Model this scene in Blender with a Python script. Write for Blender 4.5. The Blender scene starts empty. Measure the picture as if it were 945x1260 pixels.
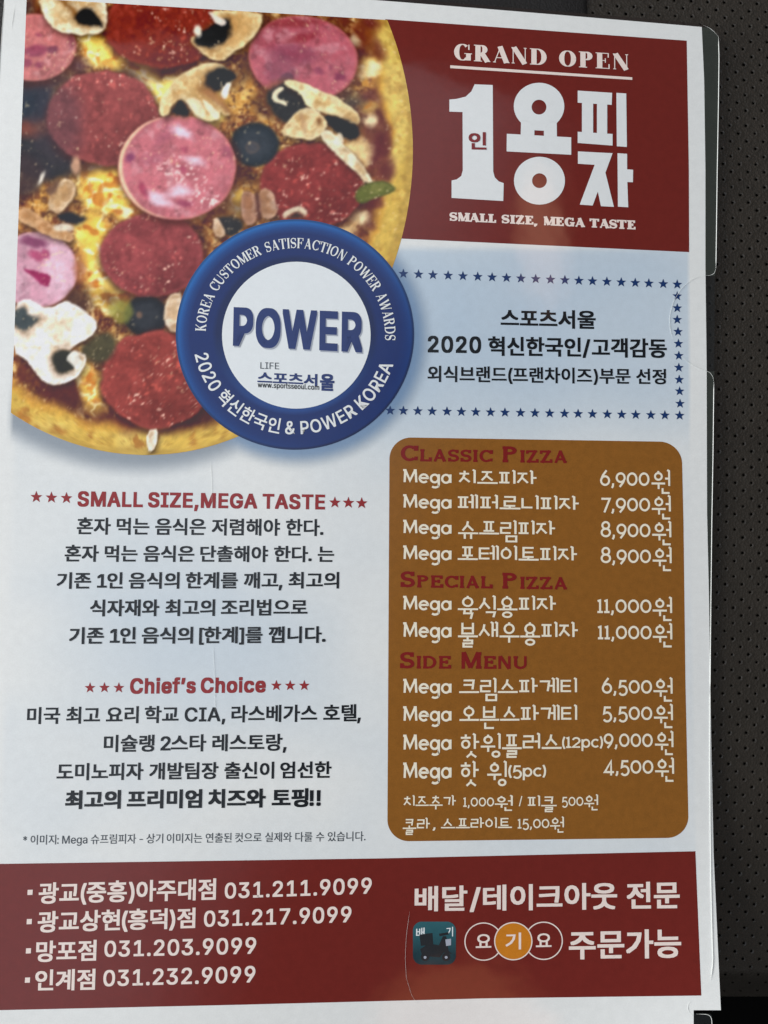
import bpy, math, random
import numpy as np
from mathutils import Vector, Matrix
from mathutils.geometry import tessellate_polygon

# ------------------------------------------------------------------ scene, camera, world, light, exposure
scene = bpy.context.scene
COL = scene.collection
random.seed(7)
RNG = np.random.RandomState(11)

F, CX, CY, DIST = 950.0, 472.5, 630.0, 0.235       # focal length in photo pixels, photo centre, camera distance (m)
TILT_X, TILT_Y, ROLL = 0.079, 0.059, 0.018         # the sheet leans away from the lens to the right and to the top
n_c = np.array([TILT_X, TILT_Y, 1.0]); n_c /= np.linalg.norm(n_c)
ex_c = np.array([math.cos(ROLL), -math.sin(ROLL), 0.0]); ex_c -= n_c * ex_c.dot(n_c); ex_c /= np.linalg.norm(ex_c)
ey_c = np.cross(n_c, ex_c)
RW = np.array([ex_c, ey_c, n_c])                   # camera space -> world
CAM = RW @ np.array([0, 0, DIST])
cam_data = bpy.data.cameras.new('camera')
cam = bpy.data.objects.new('camera', cam_data)
COL.objects.link(cam)
m4 = Matrix(RW.tolist()).to_4x4(); m4.translation = Vector(CAM.tolist())
cam.matrix_world = m4
cam_data.sensor_fit = 'VERTICAL'; cam_data.sensor_height = 36.0; cam_data.lens = 36.0 * F / 1260.0
cam_data.clip_start = 0.01; cam_data.clip_end = 50
scene.camera = cam

world = bpy.data.worlds.new('World'); scene.world = world; world.use_nodes = True
wn, wl = world.node_tree.nodes, world.node_tree.links
wn.clear()
def wmath(op, a, b=None, clamp=False):
    m = wn.new('ShaderNodeMath'); m.operation = op; m.use_clamp = clamp
    for i, v in enumerate((a, b)):
        if v is None: continue
        if isinstance(v, (int, float)): m.inputs[i].default_value = v
        else: wl.new(v, m.inputs[i])
    return m.outputs[0]
def wstep(v, lo, hi):
    r = wn.new('ShaderNodeMapRange'); r.interpolation_type = 'SMOOTHSTEP'
    wl.new(v, r.inputs[0]); r.inputs[1].default_value = lo; r.inputs[2].default_value = hi
    return r.outputs[0]
tc = wn.new('ShaderNodeTexCoord'); sx = wn.new('ShaderNodeSeparateXYZ'); wl.new(tc.outputs['Generated'], sx.inputs[0])
zc = wmath('MAXIMUM', sx.outputs[2], 0.03)
gx, gy = wmath('DIVIDE', sx.outputs[0], zc), wmath('DIVIDE', sx.outputs[1], zc)
# a bright window side to the left, cut off beyond the top, a dim cabin elsewhere, and warm glow patches painted in for finger reflections
m_x = wstep(wmath('SUBTRACT', gx, wmath('MULTIPLY', gy, 0.4)), 0.16, -0.12)
m_y = wstep(wmath('ADD', gy, wmath('MULTIPLY', wmath('MAXIMUM', gx, 0.08), 0.22)), 0.692, 0.676)
m_z = wstep(sx.outputs[2], 0.0, 0.12)
win = wmath('MULTIPLY', wmath('MULTIPLY', m_x, m_y), m_z)
def wmix(fac, a, b):
    m = wn.new('ShaderNodeMix'); m.data_type = 'RGBA'; wl.new(fac, m.inputs[0])
    for i, v in ((6, a), (7, b)):
        if isinstance(v, tuple): m.inputs[i].default_value = (*v, 1)
        else: wl.new(v, m.inputs[i])
    return m.outputs[2]
def wblob(cx, cy, rx, ry, lo, hi):
    u = wmath('DIVIDE', wmath('SUBTRACT', gx, cx), rx); v = wmath('DIVIDE', wmath('SUBTRACT', gy, cy), ry)
    r = wmath('SQRT', wmath('ADD', wmath('MULTIPLY', u, u), wmath('MULTIPLY', v, v)))
    return wmath('MULTIPLY', wstep(r, hi, lo), m_z)
wcol = wmix(win, (0.115, 0.112, 0.110), (0.86, 0.92, 1.02))
wcol = wmix(wblob(0.285, 0.43, 0.040, 0.115, 0.55, 1.1), wcol, (2.6, 1.45, 0.95))
wcol = wmix(wblob(0.165, -0.575, 0.080, 0.060, 0.6, 1.15), wcol, (1.7, 0.70, 0.36))
bg = wn.new('ShaderNodeBackground'); wl.new(wcol, bg.inputs[0]); bg.inputs[1].default_value = 1.0
wo = wn.new('ShaderNodeOutputWorld'); wl.new(bg.outputs[0], wo.inputs[0])

def area(name, loc, target, size, power, color):
    l = bpy.data.lights.new(name, 'AREA'); l.shape = 'RECTANGLE'; l.size, l.size_y = size
    l.energy = power; l.color = color
    o = bpy.data.objects.new(name, l); COL.objects.link(o)
    o.location = loc
    o.rotation_euler = (Vector(target) - Vector(loc)).to_track_quat('-Z', 'Y').to_euler()
    return o
area('window_light', (-1.2, 0.25, 0.47), (0, 0, 0), (0.9, 0.6), 22.3, (0.99, 0.978, 0.955))

scene.view_settings.view_transform = 'Standard'
scene.view_settings.look = 'None'
scene.view_settings.exposure = 0.0
scene.view_settings.gamma = 1.0

# ------------------------------------------------------------------ geometry helpers
def lift(x, y):
    """height of the sheet over its plane: soft waves and the curled lower right corner"""
    w = 0.00022 * np.sin(x * 0.011 + 1.0) * np.sin(y * 0.008 + 0.5)
    c = 0.0065 * np.clip((x - 560) / 330.0, 0, 1.25) ** 2 * np.clip((y - 830) / 420.0, 0, 1.25) ** 2
    return w + c
def on_plane(x, y, z):
    x, y, z = np.asarray(x, float), np.asarray(y, float), np.asarray(z, float)
    d = np.stack([(x - CX) / F, -(y - CY) / F, -np.ones_like(x)], -1) @ RW.T
    t = (z - CAM[2]) / d[..., 2]
    return CAM + d * t[..., None]
def P(x, y, h=0.0):
    x, y = np.asarray(x, float), np.asarray(y, float)
    return on_plane(x, y, lift(x, y) + h)
def tilt(x):                                   # lean of the vertical print lines
    return -0.038 + (x - 20) * (0.051 / 823.0)

def mesh_obj(name, co, faces, mat, parent=None, smooth=False, colors=None, up=True):
    co = np.asarray(co, float)
    if up and len(faces):
        out = []
        for f in faces:
            a, b, c = co[f[0]], co[f[1]], co[f[2]]
            nz = (b[0]-a[0])*(c[1]-a[1]) - (b[1]-a[1])*(c[0]-a[0])
            if len(f) > 3:
                d = co[f[3]]
                nz += (c[0]-a[0])*(d[1]-a[1]) - (c[1]-a[1])*(d[0]-a[0])
            out.append(f if nz >= 0 else tuple(reversed(f)))
        faces = out
    me = bpy.data.meshes.new(name)
    me.from_pydata(co.tolist(), [], [tuple(int(i) for i in f) for f in faces])
    me.update()
    for m in (mat if isinstance(mat, (list, tuple)) else [mat]): me.materials.append(m)
    if smooth: me.polygons.foreach_set('use_smooth', [True] * len(me.polygons))
    if colors is not None:
        ca = me.color_attributes.new('print', 'FLOAT_COLOR', 'POINT')
        buf = np.ones((len(co), 4), np.float32); buf[:, :3] = colors
        ca.data.foreach_set('color', buf.ravel())
    o = bpy.data.objects.new(name, me); COL.objects.link(o)
    if parent is not None: o.parent = parent
    return o

class Print:
    """flat ink shapes collected in photo pixels, laid on the sheet as one mesh"""
    def __init__(self, h=4e-5): self.v, self.f, self.h, self.k = [], [], h, 0
    def add(self, pts, faces):
        o = len(self.v); hh = self.h + self.k * 4e-7; self.k += 1
        self.v += [(p[0], p[1], hh) for p in pts]
        self.f += [tuple(i + o for i in f) for f in faces]
    def poly(self, pts):
        tri = tessellate_polygon([[Vector((p[0], p[1], 0)) for p in pts]])
        self.add(pts, tri)
    def grid(self, X, Y):
        ny, nx = X.shape
        fs = [(j*nx+i, j*nx+i+1, (j+1)*nx+i+1, (j+1)*nx+i) for j in range(ny-1) for i in range(nx-1)]
        self.add(list(zip(X.ravel(), Y.ravel())), fs)
    def ring(self, cx, cy, rx, ry, rx2, ry2, cx2=None, cy2=None, n=48, a0=0, a1=360):
        cx2 = cx if cx2 is None else cx2; cy2 = cy if cy2 is None else cy2
        pts = []
        for i in range(n + 1):
            a = math.radians(a0 + (a1 - a0) * i / n); c, s = math.cos(a), math.sin(a)
            pts += [(cx + rx*c, cy - ry*s), (cx2 + rx2*c, cy2 - ry2*s)]
        self.add(pts, [(2*i, 2*i+2, 2*i+3, 2*i+1) for i in range(n)])
    def disc(self, cx, cy, rx, ry=None, n=40):
        ry = ry or rx
        pts = [(cx, cy)] + [(cx + rx*math.cos(2*math.pi*i/n), cy + ry*math.sin(2*math.pi*i/n)) for i in range(n)]
        self.add(pts, [(0, 1+i, 1+(i+1) % n) for i in range(n)])
    def star(self, cx, cy, r, sk=0.03):
        pts = [(cx, cy)]
        for i in range(10):
            a = math.pi/2 + i*math.pi/5; q = r if i % 2 == 0 else r*0.42
            pts.append((cx + q*math.cos(a), cy - q*math.sin(a) + sk*q*math.cos(a)))
        self.add(pts, [(0, 1+i, 1+(i+1) % 10) for i in range(10)])
    def build(self, name, mat, parent, **kw):
        a = np.array(self.v)
        return mesh_obj(name, P(a[:, 0], a[:, 1], a[:, 2]), self.f, mat, parent, **kw)

# ------------------------------------------------------------------ materials
def lin(c):
    c = np.asarray(c, float) / 255.0
    return np.where(c <= 0.04045, c / 12.92, ((c + 0.055) / 1.055) ** 2.4)
K_LIGHT = 0.78
def ink(r, g, b): return tuple(np.clip(lin((r, g, b)) / K_LIGHT, 0.004, 0.88))

def print_mat(name, rgb=None, grain=0.05, rough=0.07, attr=False, speck=0.0):
    """laminated print: pigment with a fine grain under a glossy film"""
    m = bpy.data.materials.new(name); m.use_nodes = True
    n, l = m.node_tree.nodes, m.node_tree.links
    b = n['Principled BSDF']
    tcn = n.new('ShaderNodeTexCoord')
    def noise(scale, detail):
        t = n.new('ShaderNodeTexNoise'); t.inputs['Scale'].default_value = scale; t.inputs['Detail'].default_value = detail
        l.new(tcn.outputs['Object'], t.inputs['Vector']); return t
    t1, t2 = noise(2600, 2), noise(420, 3)
    add = n.new('ShaderNodeMath'); add.operation = 'ADD'; l.new(t1.outputs[0], add.inputs[0]); l.new(t2.outputs[0], add.inputs[1])
    mr = n.new('ShaderNodeMapRange'); l.new(add.outputs[0], mr.inputs[0])
    mr.inputs[1].default_value = 0.6; mr.inputs[2].default_value = 1.4
    mr.inputs[3].default_value = 1 - grain; mr.inputs[4].default_value = 1 + grain
    mul = n.new('ShaderNodeMix'); mul.data_type = 'RGBA'; mul.blend_type = 'MULTIPLY'; mul.inputs[0].default_value = 1
    if attr:
        a = n.new('ShaderNodeVertexColor'); a.layer_name = 'print'; l.new(a.outputs[0], mul.inputs[6])
    else:
        mul.inputs[6].default_value = (*rgb, 1)
    l.new(mr.outputs[0], mul.inputs[7]); l.new(mul.outputs[2], b.inputs['Base Color'])
    b.inputs['Roughness'].default_value = rough
    b.inputs['IOR'].default_value = 1.5
    # the film is not perfectly flat
    t3 = noise(55, 2)
    bp = n.new('ShaderNodeBump'); bp.inputs['Strength'].default_value = 0.045; bp.inputs['Distance'].default_value = 0.002
    l.new(t3.outputs[0], bp.inputs['Height']); l.new(bp.outputs[0], b.inputs['Normal'])
    return m

M = {
    'paper': print_mat('paper_print', attr=True, grain=0.045),
    'pizza': print_mat('pizza_print', attr=True, grain=0.05),
    'badge': print_mat('badge_print', attr=True, grain=0.05),
    'red': print_mat('dark_red_print', ink(100, 31, 26), grain=0.09),
    'brown': print_mat('brown_print', ink(126, 81, 30), grain=0.13),
    'white': print_mat('white_print', ink(206, 209, 209), grain=0.03),
    'badge_white': print_mat('pale_print', ink(206, 211, 213), grain=0.03),
    'cream': print_mat('cream_print', ink(216, 209, 190), grain=0.03),
    'pinkwhite': print_mat('warm_white_print', ink(214, 200, 192), grain=0.03),
    'black': print_mat('black_print', ink(18, 23, 27), grain=0.1),
    'grey': print_mat('grey_print', ink(64, 70, 76), grain=0.1),
    'navy': print_mat('navy_print', ink(22, 48, 92), grain=0.08),
    'blue': print_mat('blue_print', ink(30, 48, 98), grain=0.08),
    'shadow': print_mat('pale_grey_print', ink(150, 156, 168), grain=0.05),
    'redtext': print_mat('red_text_print', ink(130, 34, 36), grain=0.08),
    'maroon': print_mat('maroon_print', ink(112, 26, 26), grain=0.08),
    'orange': print_mat('orange_print', ink(182, 112, 28), grain=0.08),
    'teal': print_mat('teal_print', attr=True, grain=0.1),
    'dark': print_mat('charcoal_print', ink(34, 38, 42), grain=0.15),
}

# ------------------------------------------------------------------ lettering
_cache = {}
def _sans():                                     # the grotesque that ships with Blender, else the built-in face
    import os
    try: return bpy.data.fonts.load(os.path.join(bpy.utils.system_resource('DATAFILES'), 'fonts', 'Inter.woff2'))
    except Exception: return None
SANS = _sans()
def raw_mesh(s, face, sp=1.0):
    key = (s, face, sp)
    if key not in _cache:
        c = bpy.data.curves.new('lettering', 'FONT'); c.body = s; c.resolution_u = 3; c.space_character = sp
        if face == 'sans' and SANS: c.font = SANS
        o = bpy.data.objects.new('lettering', c); COL.objects.link(o)
        bpy.context.view_layer.update()
        me = bpy.data.meshes.new_from_object(o.evaluated_get(bpy.context.evaluated_depsgraph_get()))
        v = np.array([w.co[:2] for w in me.vertices]).reshape(-1, 2); f = [tuple(p.vertices) for p in me.polygons]
        bpy.data.objects.remove(o); bpy.data.curves.remove(c); bpy.data.meshes.remove(me)
        _cache[key] = (v, f)
    return _cache[key]
HT = raw_mesh('한국를혼', 'hangul')[0]; H_TOP, H_BOT = HT[:, 1].max(), HT[:, 1].min()
CT = raw_mesh('HEZ', 'sans')[0]; C_TOP, C_BOT = CT[:, 1].max(), CT[:, 1].min()
CAP = 0.80 * (H_TOP - H_BOT)
def is_hangul(c): return 0xAC00 <= ord(c) < 0xD7A4
def compose(s, bold):
    """Hangul and Latin runs set side by side; weight is added with shifted copies of each outline.
    Returns a list of (verts, faces) layers; Latin capitals stand CAP high on the base line."""
    runs, x = [], 0.0
    k = 0
    while k < len(s):
        if s[k] == ' ': x += 0.30; k += 1; continue
        h = is_hangul(s[k]); e = k
        while e < len(s) and s[e] != ' ' and is_hangul(s[e]) == h: e += 1
        v, f = raw_mesh(s[k:e], 'hangul') if h else raw_mesh(s[k:e], 'sans', round(1 + 1.5*bold, 3))
        v = v.copy()
        if not h:
            v = v * (CAP / (C_TOP - C_BOT)); v[:, 1] += H_BOT * 0.15
        x0, x1 = v[:, 0].min(), v[:, 0].max()
        gap = 0.07 if h or s[k] not in '([' else 0.05
        if not h and s[k] in '([)]:,./!' and k and s[k-1] != ' ': x += 0.06 if s[k] in '([)]/!:' else 0.0
        if not h and s[e-1] in ')]/': gap = 0.13
        v[:, 0] += x - x0; x += x1 - x0 + gap
        runs.append((v, f)); k = e
    out = [(v, f) for v, f in runs]
    if bold > 0:
        b = bold * .86
        ks = [(-1, -1), (1, -1), (1, 1), (-1, 1)] + ([(0, -1), (1, 0), (0, 1), (-1, 0)] if bold > .03 else [])
        for kx, ky in ks: out += [(v + np.array([b * kx, b * .8 * ky]), f) for v, f in runs]
    return out
def line_map(v, xl, tl, bl, xr, tr, br, top, bot):
    s0, s1 = v[:, 0].min(), v[:, 0].max()
    u = (v[:, 0] - s0) / (s1 - s0); t = (v[:, 1] - bot) / (top - bot)
    yt, yb = tl + (tr - tl) * u, bl + (br - bl) * u
    y = yb + (yt - yb) * t
    x = xl + (xr - xl) * u
    x = x + tilt(x) * (y - (yt + yb) / 2)
    return x, y
def text(pr, s, xl, tl, bl, xr, tr, br, bold=0.0, latin=False):
    lay = compose(s, bold)
    allv = np.concatenate([v for v, f in lay])
    b0 = H_BOT * 0.15
    x, y = line_map(allv, xl, tl, bl, xr, tr, br, b0 + CAP + bold * .5 if latin else H_TOP + bold * .5, b0 - bold * .5 if latin else H_BOT - bold * .5)
    o = 0
    for v, f in lay:
        pr.add(list(zip(x[o:o+len(v)], y[o:o+len(v)])), f); o += len(v)
def text_obj(name, mat, parent, h, *lines):
    pr = Print(h)
    for a, kw in lines: text(pr, *a, **kw)
    return pr.build(name, mat, parent)

# strokes: ribbons with a width at every point
def ribbon(pts, w, closed=False):
    p = np.array(pts, float); n = len(p)
    w = np.full(n, w) if np.isscalar(w) else np.array(w, float)
    L, R = [], []
    for i in range(n):
        if closed: a, b = p[i] - p[i-1], p[(i+1) % n] - p[i]
        else:
            a = p[i] - p[max(i-1, 0)] if i else p[1] - p[0]
            b = p[min(i+1, n-1)] - p[i] if i < n-1 else p[i] - p[i-1]
        a = a / (np.linalg.norm(a) + 1e-9); b = b / (np.linalg.norm(b) + 1e-9)
        na, nb = np.array([-a[1], a[0]]), np.array([-b[1], b[0]])
        mt = na + nb; ln = np.linalg.norm(mt)
        mt = na if ln < 1e-6 else mt / ln
        k = 1.0 / max(0.45, mt.dot(na))
        L.append(p[i] + mt * w[i] * 0.5 * k); R.append(p[i] - mt * w[i] * 0.5 * k)
    v = L + R
    f = [(i, i+1, n+i+1, n+i) for i in range(n-1)]
    if closed: f.append((n-1, 0, n, 2*n-1))
    return np.array(v), f
def arc(cx, cy, rx, ry, a0, a1, n=14):
    return [(cx + rx*math.cos(math.radians(a0+(a1-a0)*i/n)), cy + ry*math.sin(math.radians(a0+(a1-a0)*i/n))) for i in range(n+1)]
def circ(cx, cy, rx, ry, n=18): return arc(cx, cy, rx, ry, 0, 360*(n-1)/n, n-1)

CHO = 'ㄱㄲㄴㄷㄸㄹㅁㅂㅃㅅㅆㅇㅈㅉㅊㅋㅌㅍㅎ'
JUNG = 'ㅏㅐㅑㅒㅓㅔㅕㅖㅗㅘㅙㅚㅛㅜㅝㅞㅟㅠㅡㅢㅣ'
JONG = ' ㄱㄲㄳㄴㄵㄶㄷㄹㄺㄻㄼㄽㄾㄿㅀㅁㅂㅄㅅㅆㅇㅈㅊㅋㅌㅍㅎ'
def consonant(c):                                   # strokes in a unit box
    return {
        'ㄱ': [[(0, .95), (.95, .95), (.8, 0)]], 'ㄴ': [[(0.05, 1), (0.05, .05), (1, .05)]],
        'ㄹ': [[(0, 1), (.95, 1), (.95, .52), (.05, .52), (.05, 0), (1, 0)]],
        'ㅁ': [[(0, 1), (1, 1), (1, 0), (0, 0), 'c']], 'ㅂ': [[(0, 1.1), (0, 0), (1, 0), (1, 1.1)], [(0, .55), (1, .55)]],
        'ㅅ': [[(.5, 1.05), (.42, .6), (0, 0)], [(.45, .62), (1, 0)]], 'ㅇ': ['o'],
        'ㅈ': [[(0, .95), (.95, .95)], [(.55, .95), (.4, .5), (0, 0)], [(.45, .52), (1, 0)]],
        'ㅊ': [[(0, .85), (.95, .85)], [(.5, 1.15), (.5, .8), (.35, .4), (0, 0)], [(.42, .45), (1, 0)]],
        'ㅋ': [[(0, .95), (.95, .95), (.85, 0)], [(0, .48), (.9, .48)]],
        'ㅌ': [[(1, 1), (0.05, 1), (0.05, 0), (1, 0)], [(0.05, .5), (.92, .5)]],
        'ㅍ': [[(0, 1), (1, 1)], [(0, 0), (1, 0)], [(.3, 1), (.3, 0)], [(.7, 1), (.7, 0)]],
        'ㅎ': [[(.5, 1.2), (.5, .92)], [(0, .9), (1, .9)], 'h'],
    }[c]
def put(c, x0, y0, x1, y1):
    out = []
    for s in consonant(c):
        if s == 'o':
            out.append((circ((x0+x1)/2, (y0+y1)/2, (x1-x0)/2*.86, (y1-y0)/2*.9), True))
            if y1 > .5: out.append(([((x0+x1)/2, y1+.12), ((x0+x1)/2, y1-.06)], False))
        elif s == 'h': out.append((circ((x0+x1)/2, y0+(y1-y0)*.32, (x1-x0)*.36, (y1-y0)*.33), True))
        else:
            cl = s[-1] == 'c'; pts = s[:-1] if cl else s
            out.append(([(x0+(x1-x0)*a, y0+(y1-y0)*b) for a, b in pts], cl))
    return out
def vbar(x, y0=-.03, y1=1.1): return ([(x-.13, y1+.02), (x, y1-.06), (x, y0)], False)
def syllable(ch):
    k = ord(ch) - 0xAC00
    c, v, j = CHO[k//588], JUNG[(k % 588)//28], JONG[k % 28]
    out = []
    if v in 'ㅏㅐㅓㅔㅣ':
        out += put(c, .04, .06, .72, .9)
        if v == 'ㅏ': out += [vbar(1.0), ([(1.0, .5), (1.3, .5)], False)]
        if v == 'ㅣ': out += [vbar(1.05)]
        if v == 'ㅓ': out += [vbar(1.12), ([(.8, .5), (1.12, .5)], False)]
        if v == 'ㅔ': out += [vbar(1.0), vbar(1.28), ([(.72, .5), (1.0, .5)], False)]
        if v == 'ㅐ': out += [vbar(.95), vbar(1.25), ([(.95, .5), (1.25, .5)], False)]
        jx0, jx1 = .45, 1.1
    elif v in 'ㅝㅟ':
        out += put(c, .22, .38, .8, .92)
        out += [([(.0, .14), (1.0, .14)], False), ([(.52, .14), (.52, -.26)], False), vbar(1.3)]
        if v == 'ㅝ': out += [([(1.0, .5), (1.3, .5)], False)]
        jx0, jx1 = .78, 1.32
    else:
        out += put(c, .3, .3 if v in 'ㅗ' and c not in 'ㄹㅌ' else .22, 1.02, .98)
        out += [([(0, .0), (1.36, .0)], False)]
        if v == 'ㅗ': out += [([(.66, .0), (.66, .3)], False)]
        e = -.3 if j != ' ' else -.48
        if v in 'ㅜ': out += [([(.66, 0), (.66, e)], False)]
        if v in 'ㅠㅛ': out += [([(.45, 0), (.45, e)], False), ([(.88, 0), (.88, e)], False)]
        if v == 'ㅛ': out[-2:] = [([(.45, 0), (.45, .25)], False), ([(.88, 0), (.88, .25)], False)]
        jx0, jx1 = .35, 1.0
    if j != ' ':
        yb, yt = (-.66, -.22)
        if v in 'ㅜㅠ': yb, yt = -.8, -.32
        if v == 'ㅝ': yb, yt = -.56, -.2
        out += put(j, jx0, yb, jx1, yt)
    return out, {'ㅣ': 1.22, 'ㅏ': 1.4, 'ㅓ': 1.3, 'ㅔ': 1.46, 'ㅐ': 1.42, 'ㅝ': 1.5, 'ㅟ': 1.46}.get(v, 1.42)
def glyph(ch):                                      # rounded Latin letters and old style figures
    h = .88
    G = {
        'M': ([([(-.06, 1), (.1, 1), (.06, 0)], False), ([(.12, .96), (.45, .15), (.8, .96)], False), ([(.72, 1), (.86, 1), (.92, 0)], False)], 1.12),
        'e': ([([(.05, .36), (.64, .36)] + arc(.35, .34, .3, .33, 5, 318), False)], .82),
        'g': ([(circ(.33, .34, .28, .32), True), ([(.64, .7), (.64, -.2)] + arc(.36, -.18, .28, .22, 0, -140, 8), False)], .84),
        'a': ([(circ(.33, .33, .29, .33), True), ([(.65, .7), (.65, 0)], False)], .8),
        'p': ([(circ(.36, .33, .28, .33), True), ([(.06, .7), (.06, -.38)], False)], .8),
        'c': ([(arc(.36, .33, .3, .33, 45, 315), False)], .7),
        '0': ([(circ(.4, .44, .34, .42), True)], .92),
        '1': ([([(.02, .8), (.2, .86), (.2, 0)], False), ([(.0, .0), (.4, .0)], False)], .5),
        '2': ([(arc(.34, .58, .28, .26, 165, -30, 10) + [(.04, 0), (.66, 0)], False)], .8),
        '4': ([([(.5, -.2), (.5, .85), (.02, .05), (.72, .05)], False)], .84),
        '5': ([([(.62, .86), (.18, .86), (.12, .42)] + arc(.34, .16, .3, .33, 115, -145, 12), False)], .8),
        '6': ([(circ(.36, .32, .31, .32), True), ([(.07, .42), (.2, .72), (.48, 1.08)], False)], .84),
        '7': ([([(.0, .86), (.64, .86), (.22, -.15)], False)], .76),
        '8': ([(circ(.36, .28, .32, .28), True), (circ(.36, .8, .26, .25), True)], .84),
        '9': ([(circ(.36, .54, .31, .32), True), ([(.66, .46), (.54, .18), (.28, -.14)], False)], .84),
        ',': ([([(.14, .12), (.12, -.08), (.04, -.22)], False)], .36),
        '(': ([(arc(.5, .4, .4, .72, 130, 230, 8), False)], .36),
        ')': ([(arc(-.2, .4, .4, .72, -50, 50, 8), False)], .36),
        '/': ([([(.0, -.1), (.36, 1.05)], False)], .5),
        ' ': ([], .5),
    }
    return G[ch]
def stroke_text(pr, s, xl, tl, bl, xr, tr, br, w=.15, gap=0.0):
    x, parts = 0.0, []
    for ch in s:
        st, adv = syllable(ch) if 0xAC00 <= ord(ch) < 0xD7A4 else glyph(ch)
        for pts, cl in st:
            v, f = ribbon([(a + x, b) for a, b in pts], w, cl)
            parts.append((v, f))
        x += adv + gap
    allv = np.concatenate([v for v, f in parts])
    mx, my = line_map(allv, xl, tl, bl, xr, tr, br, 1.0, 0.0)
    o = 0
    for v, f in parts:
        pr.add(list(zip(mx[o:o+len(v)], my[o:o+len(v)])), f); o += len(v)

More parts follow.
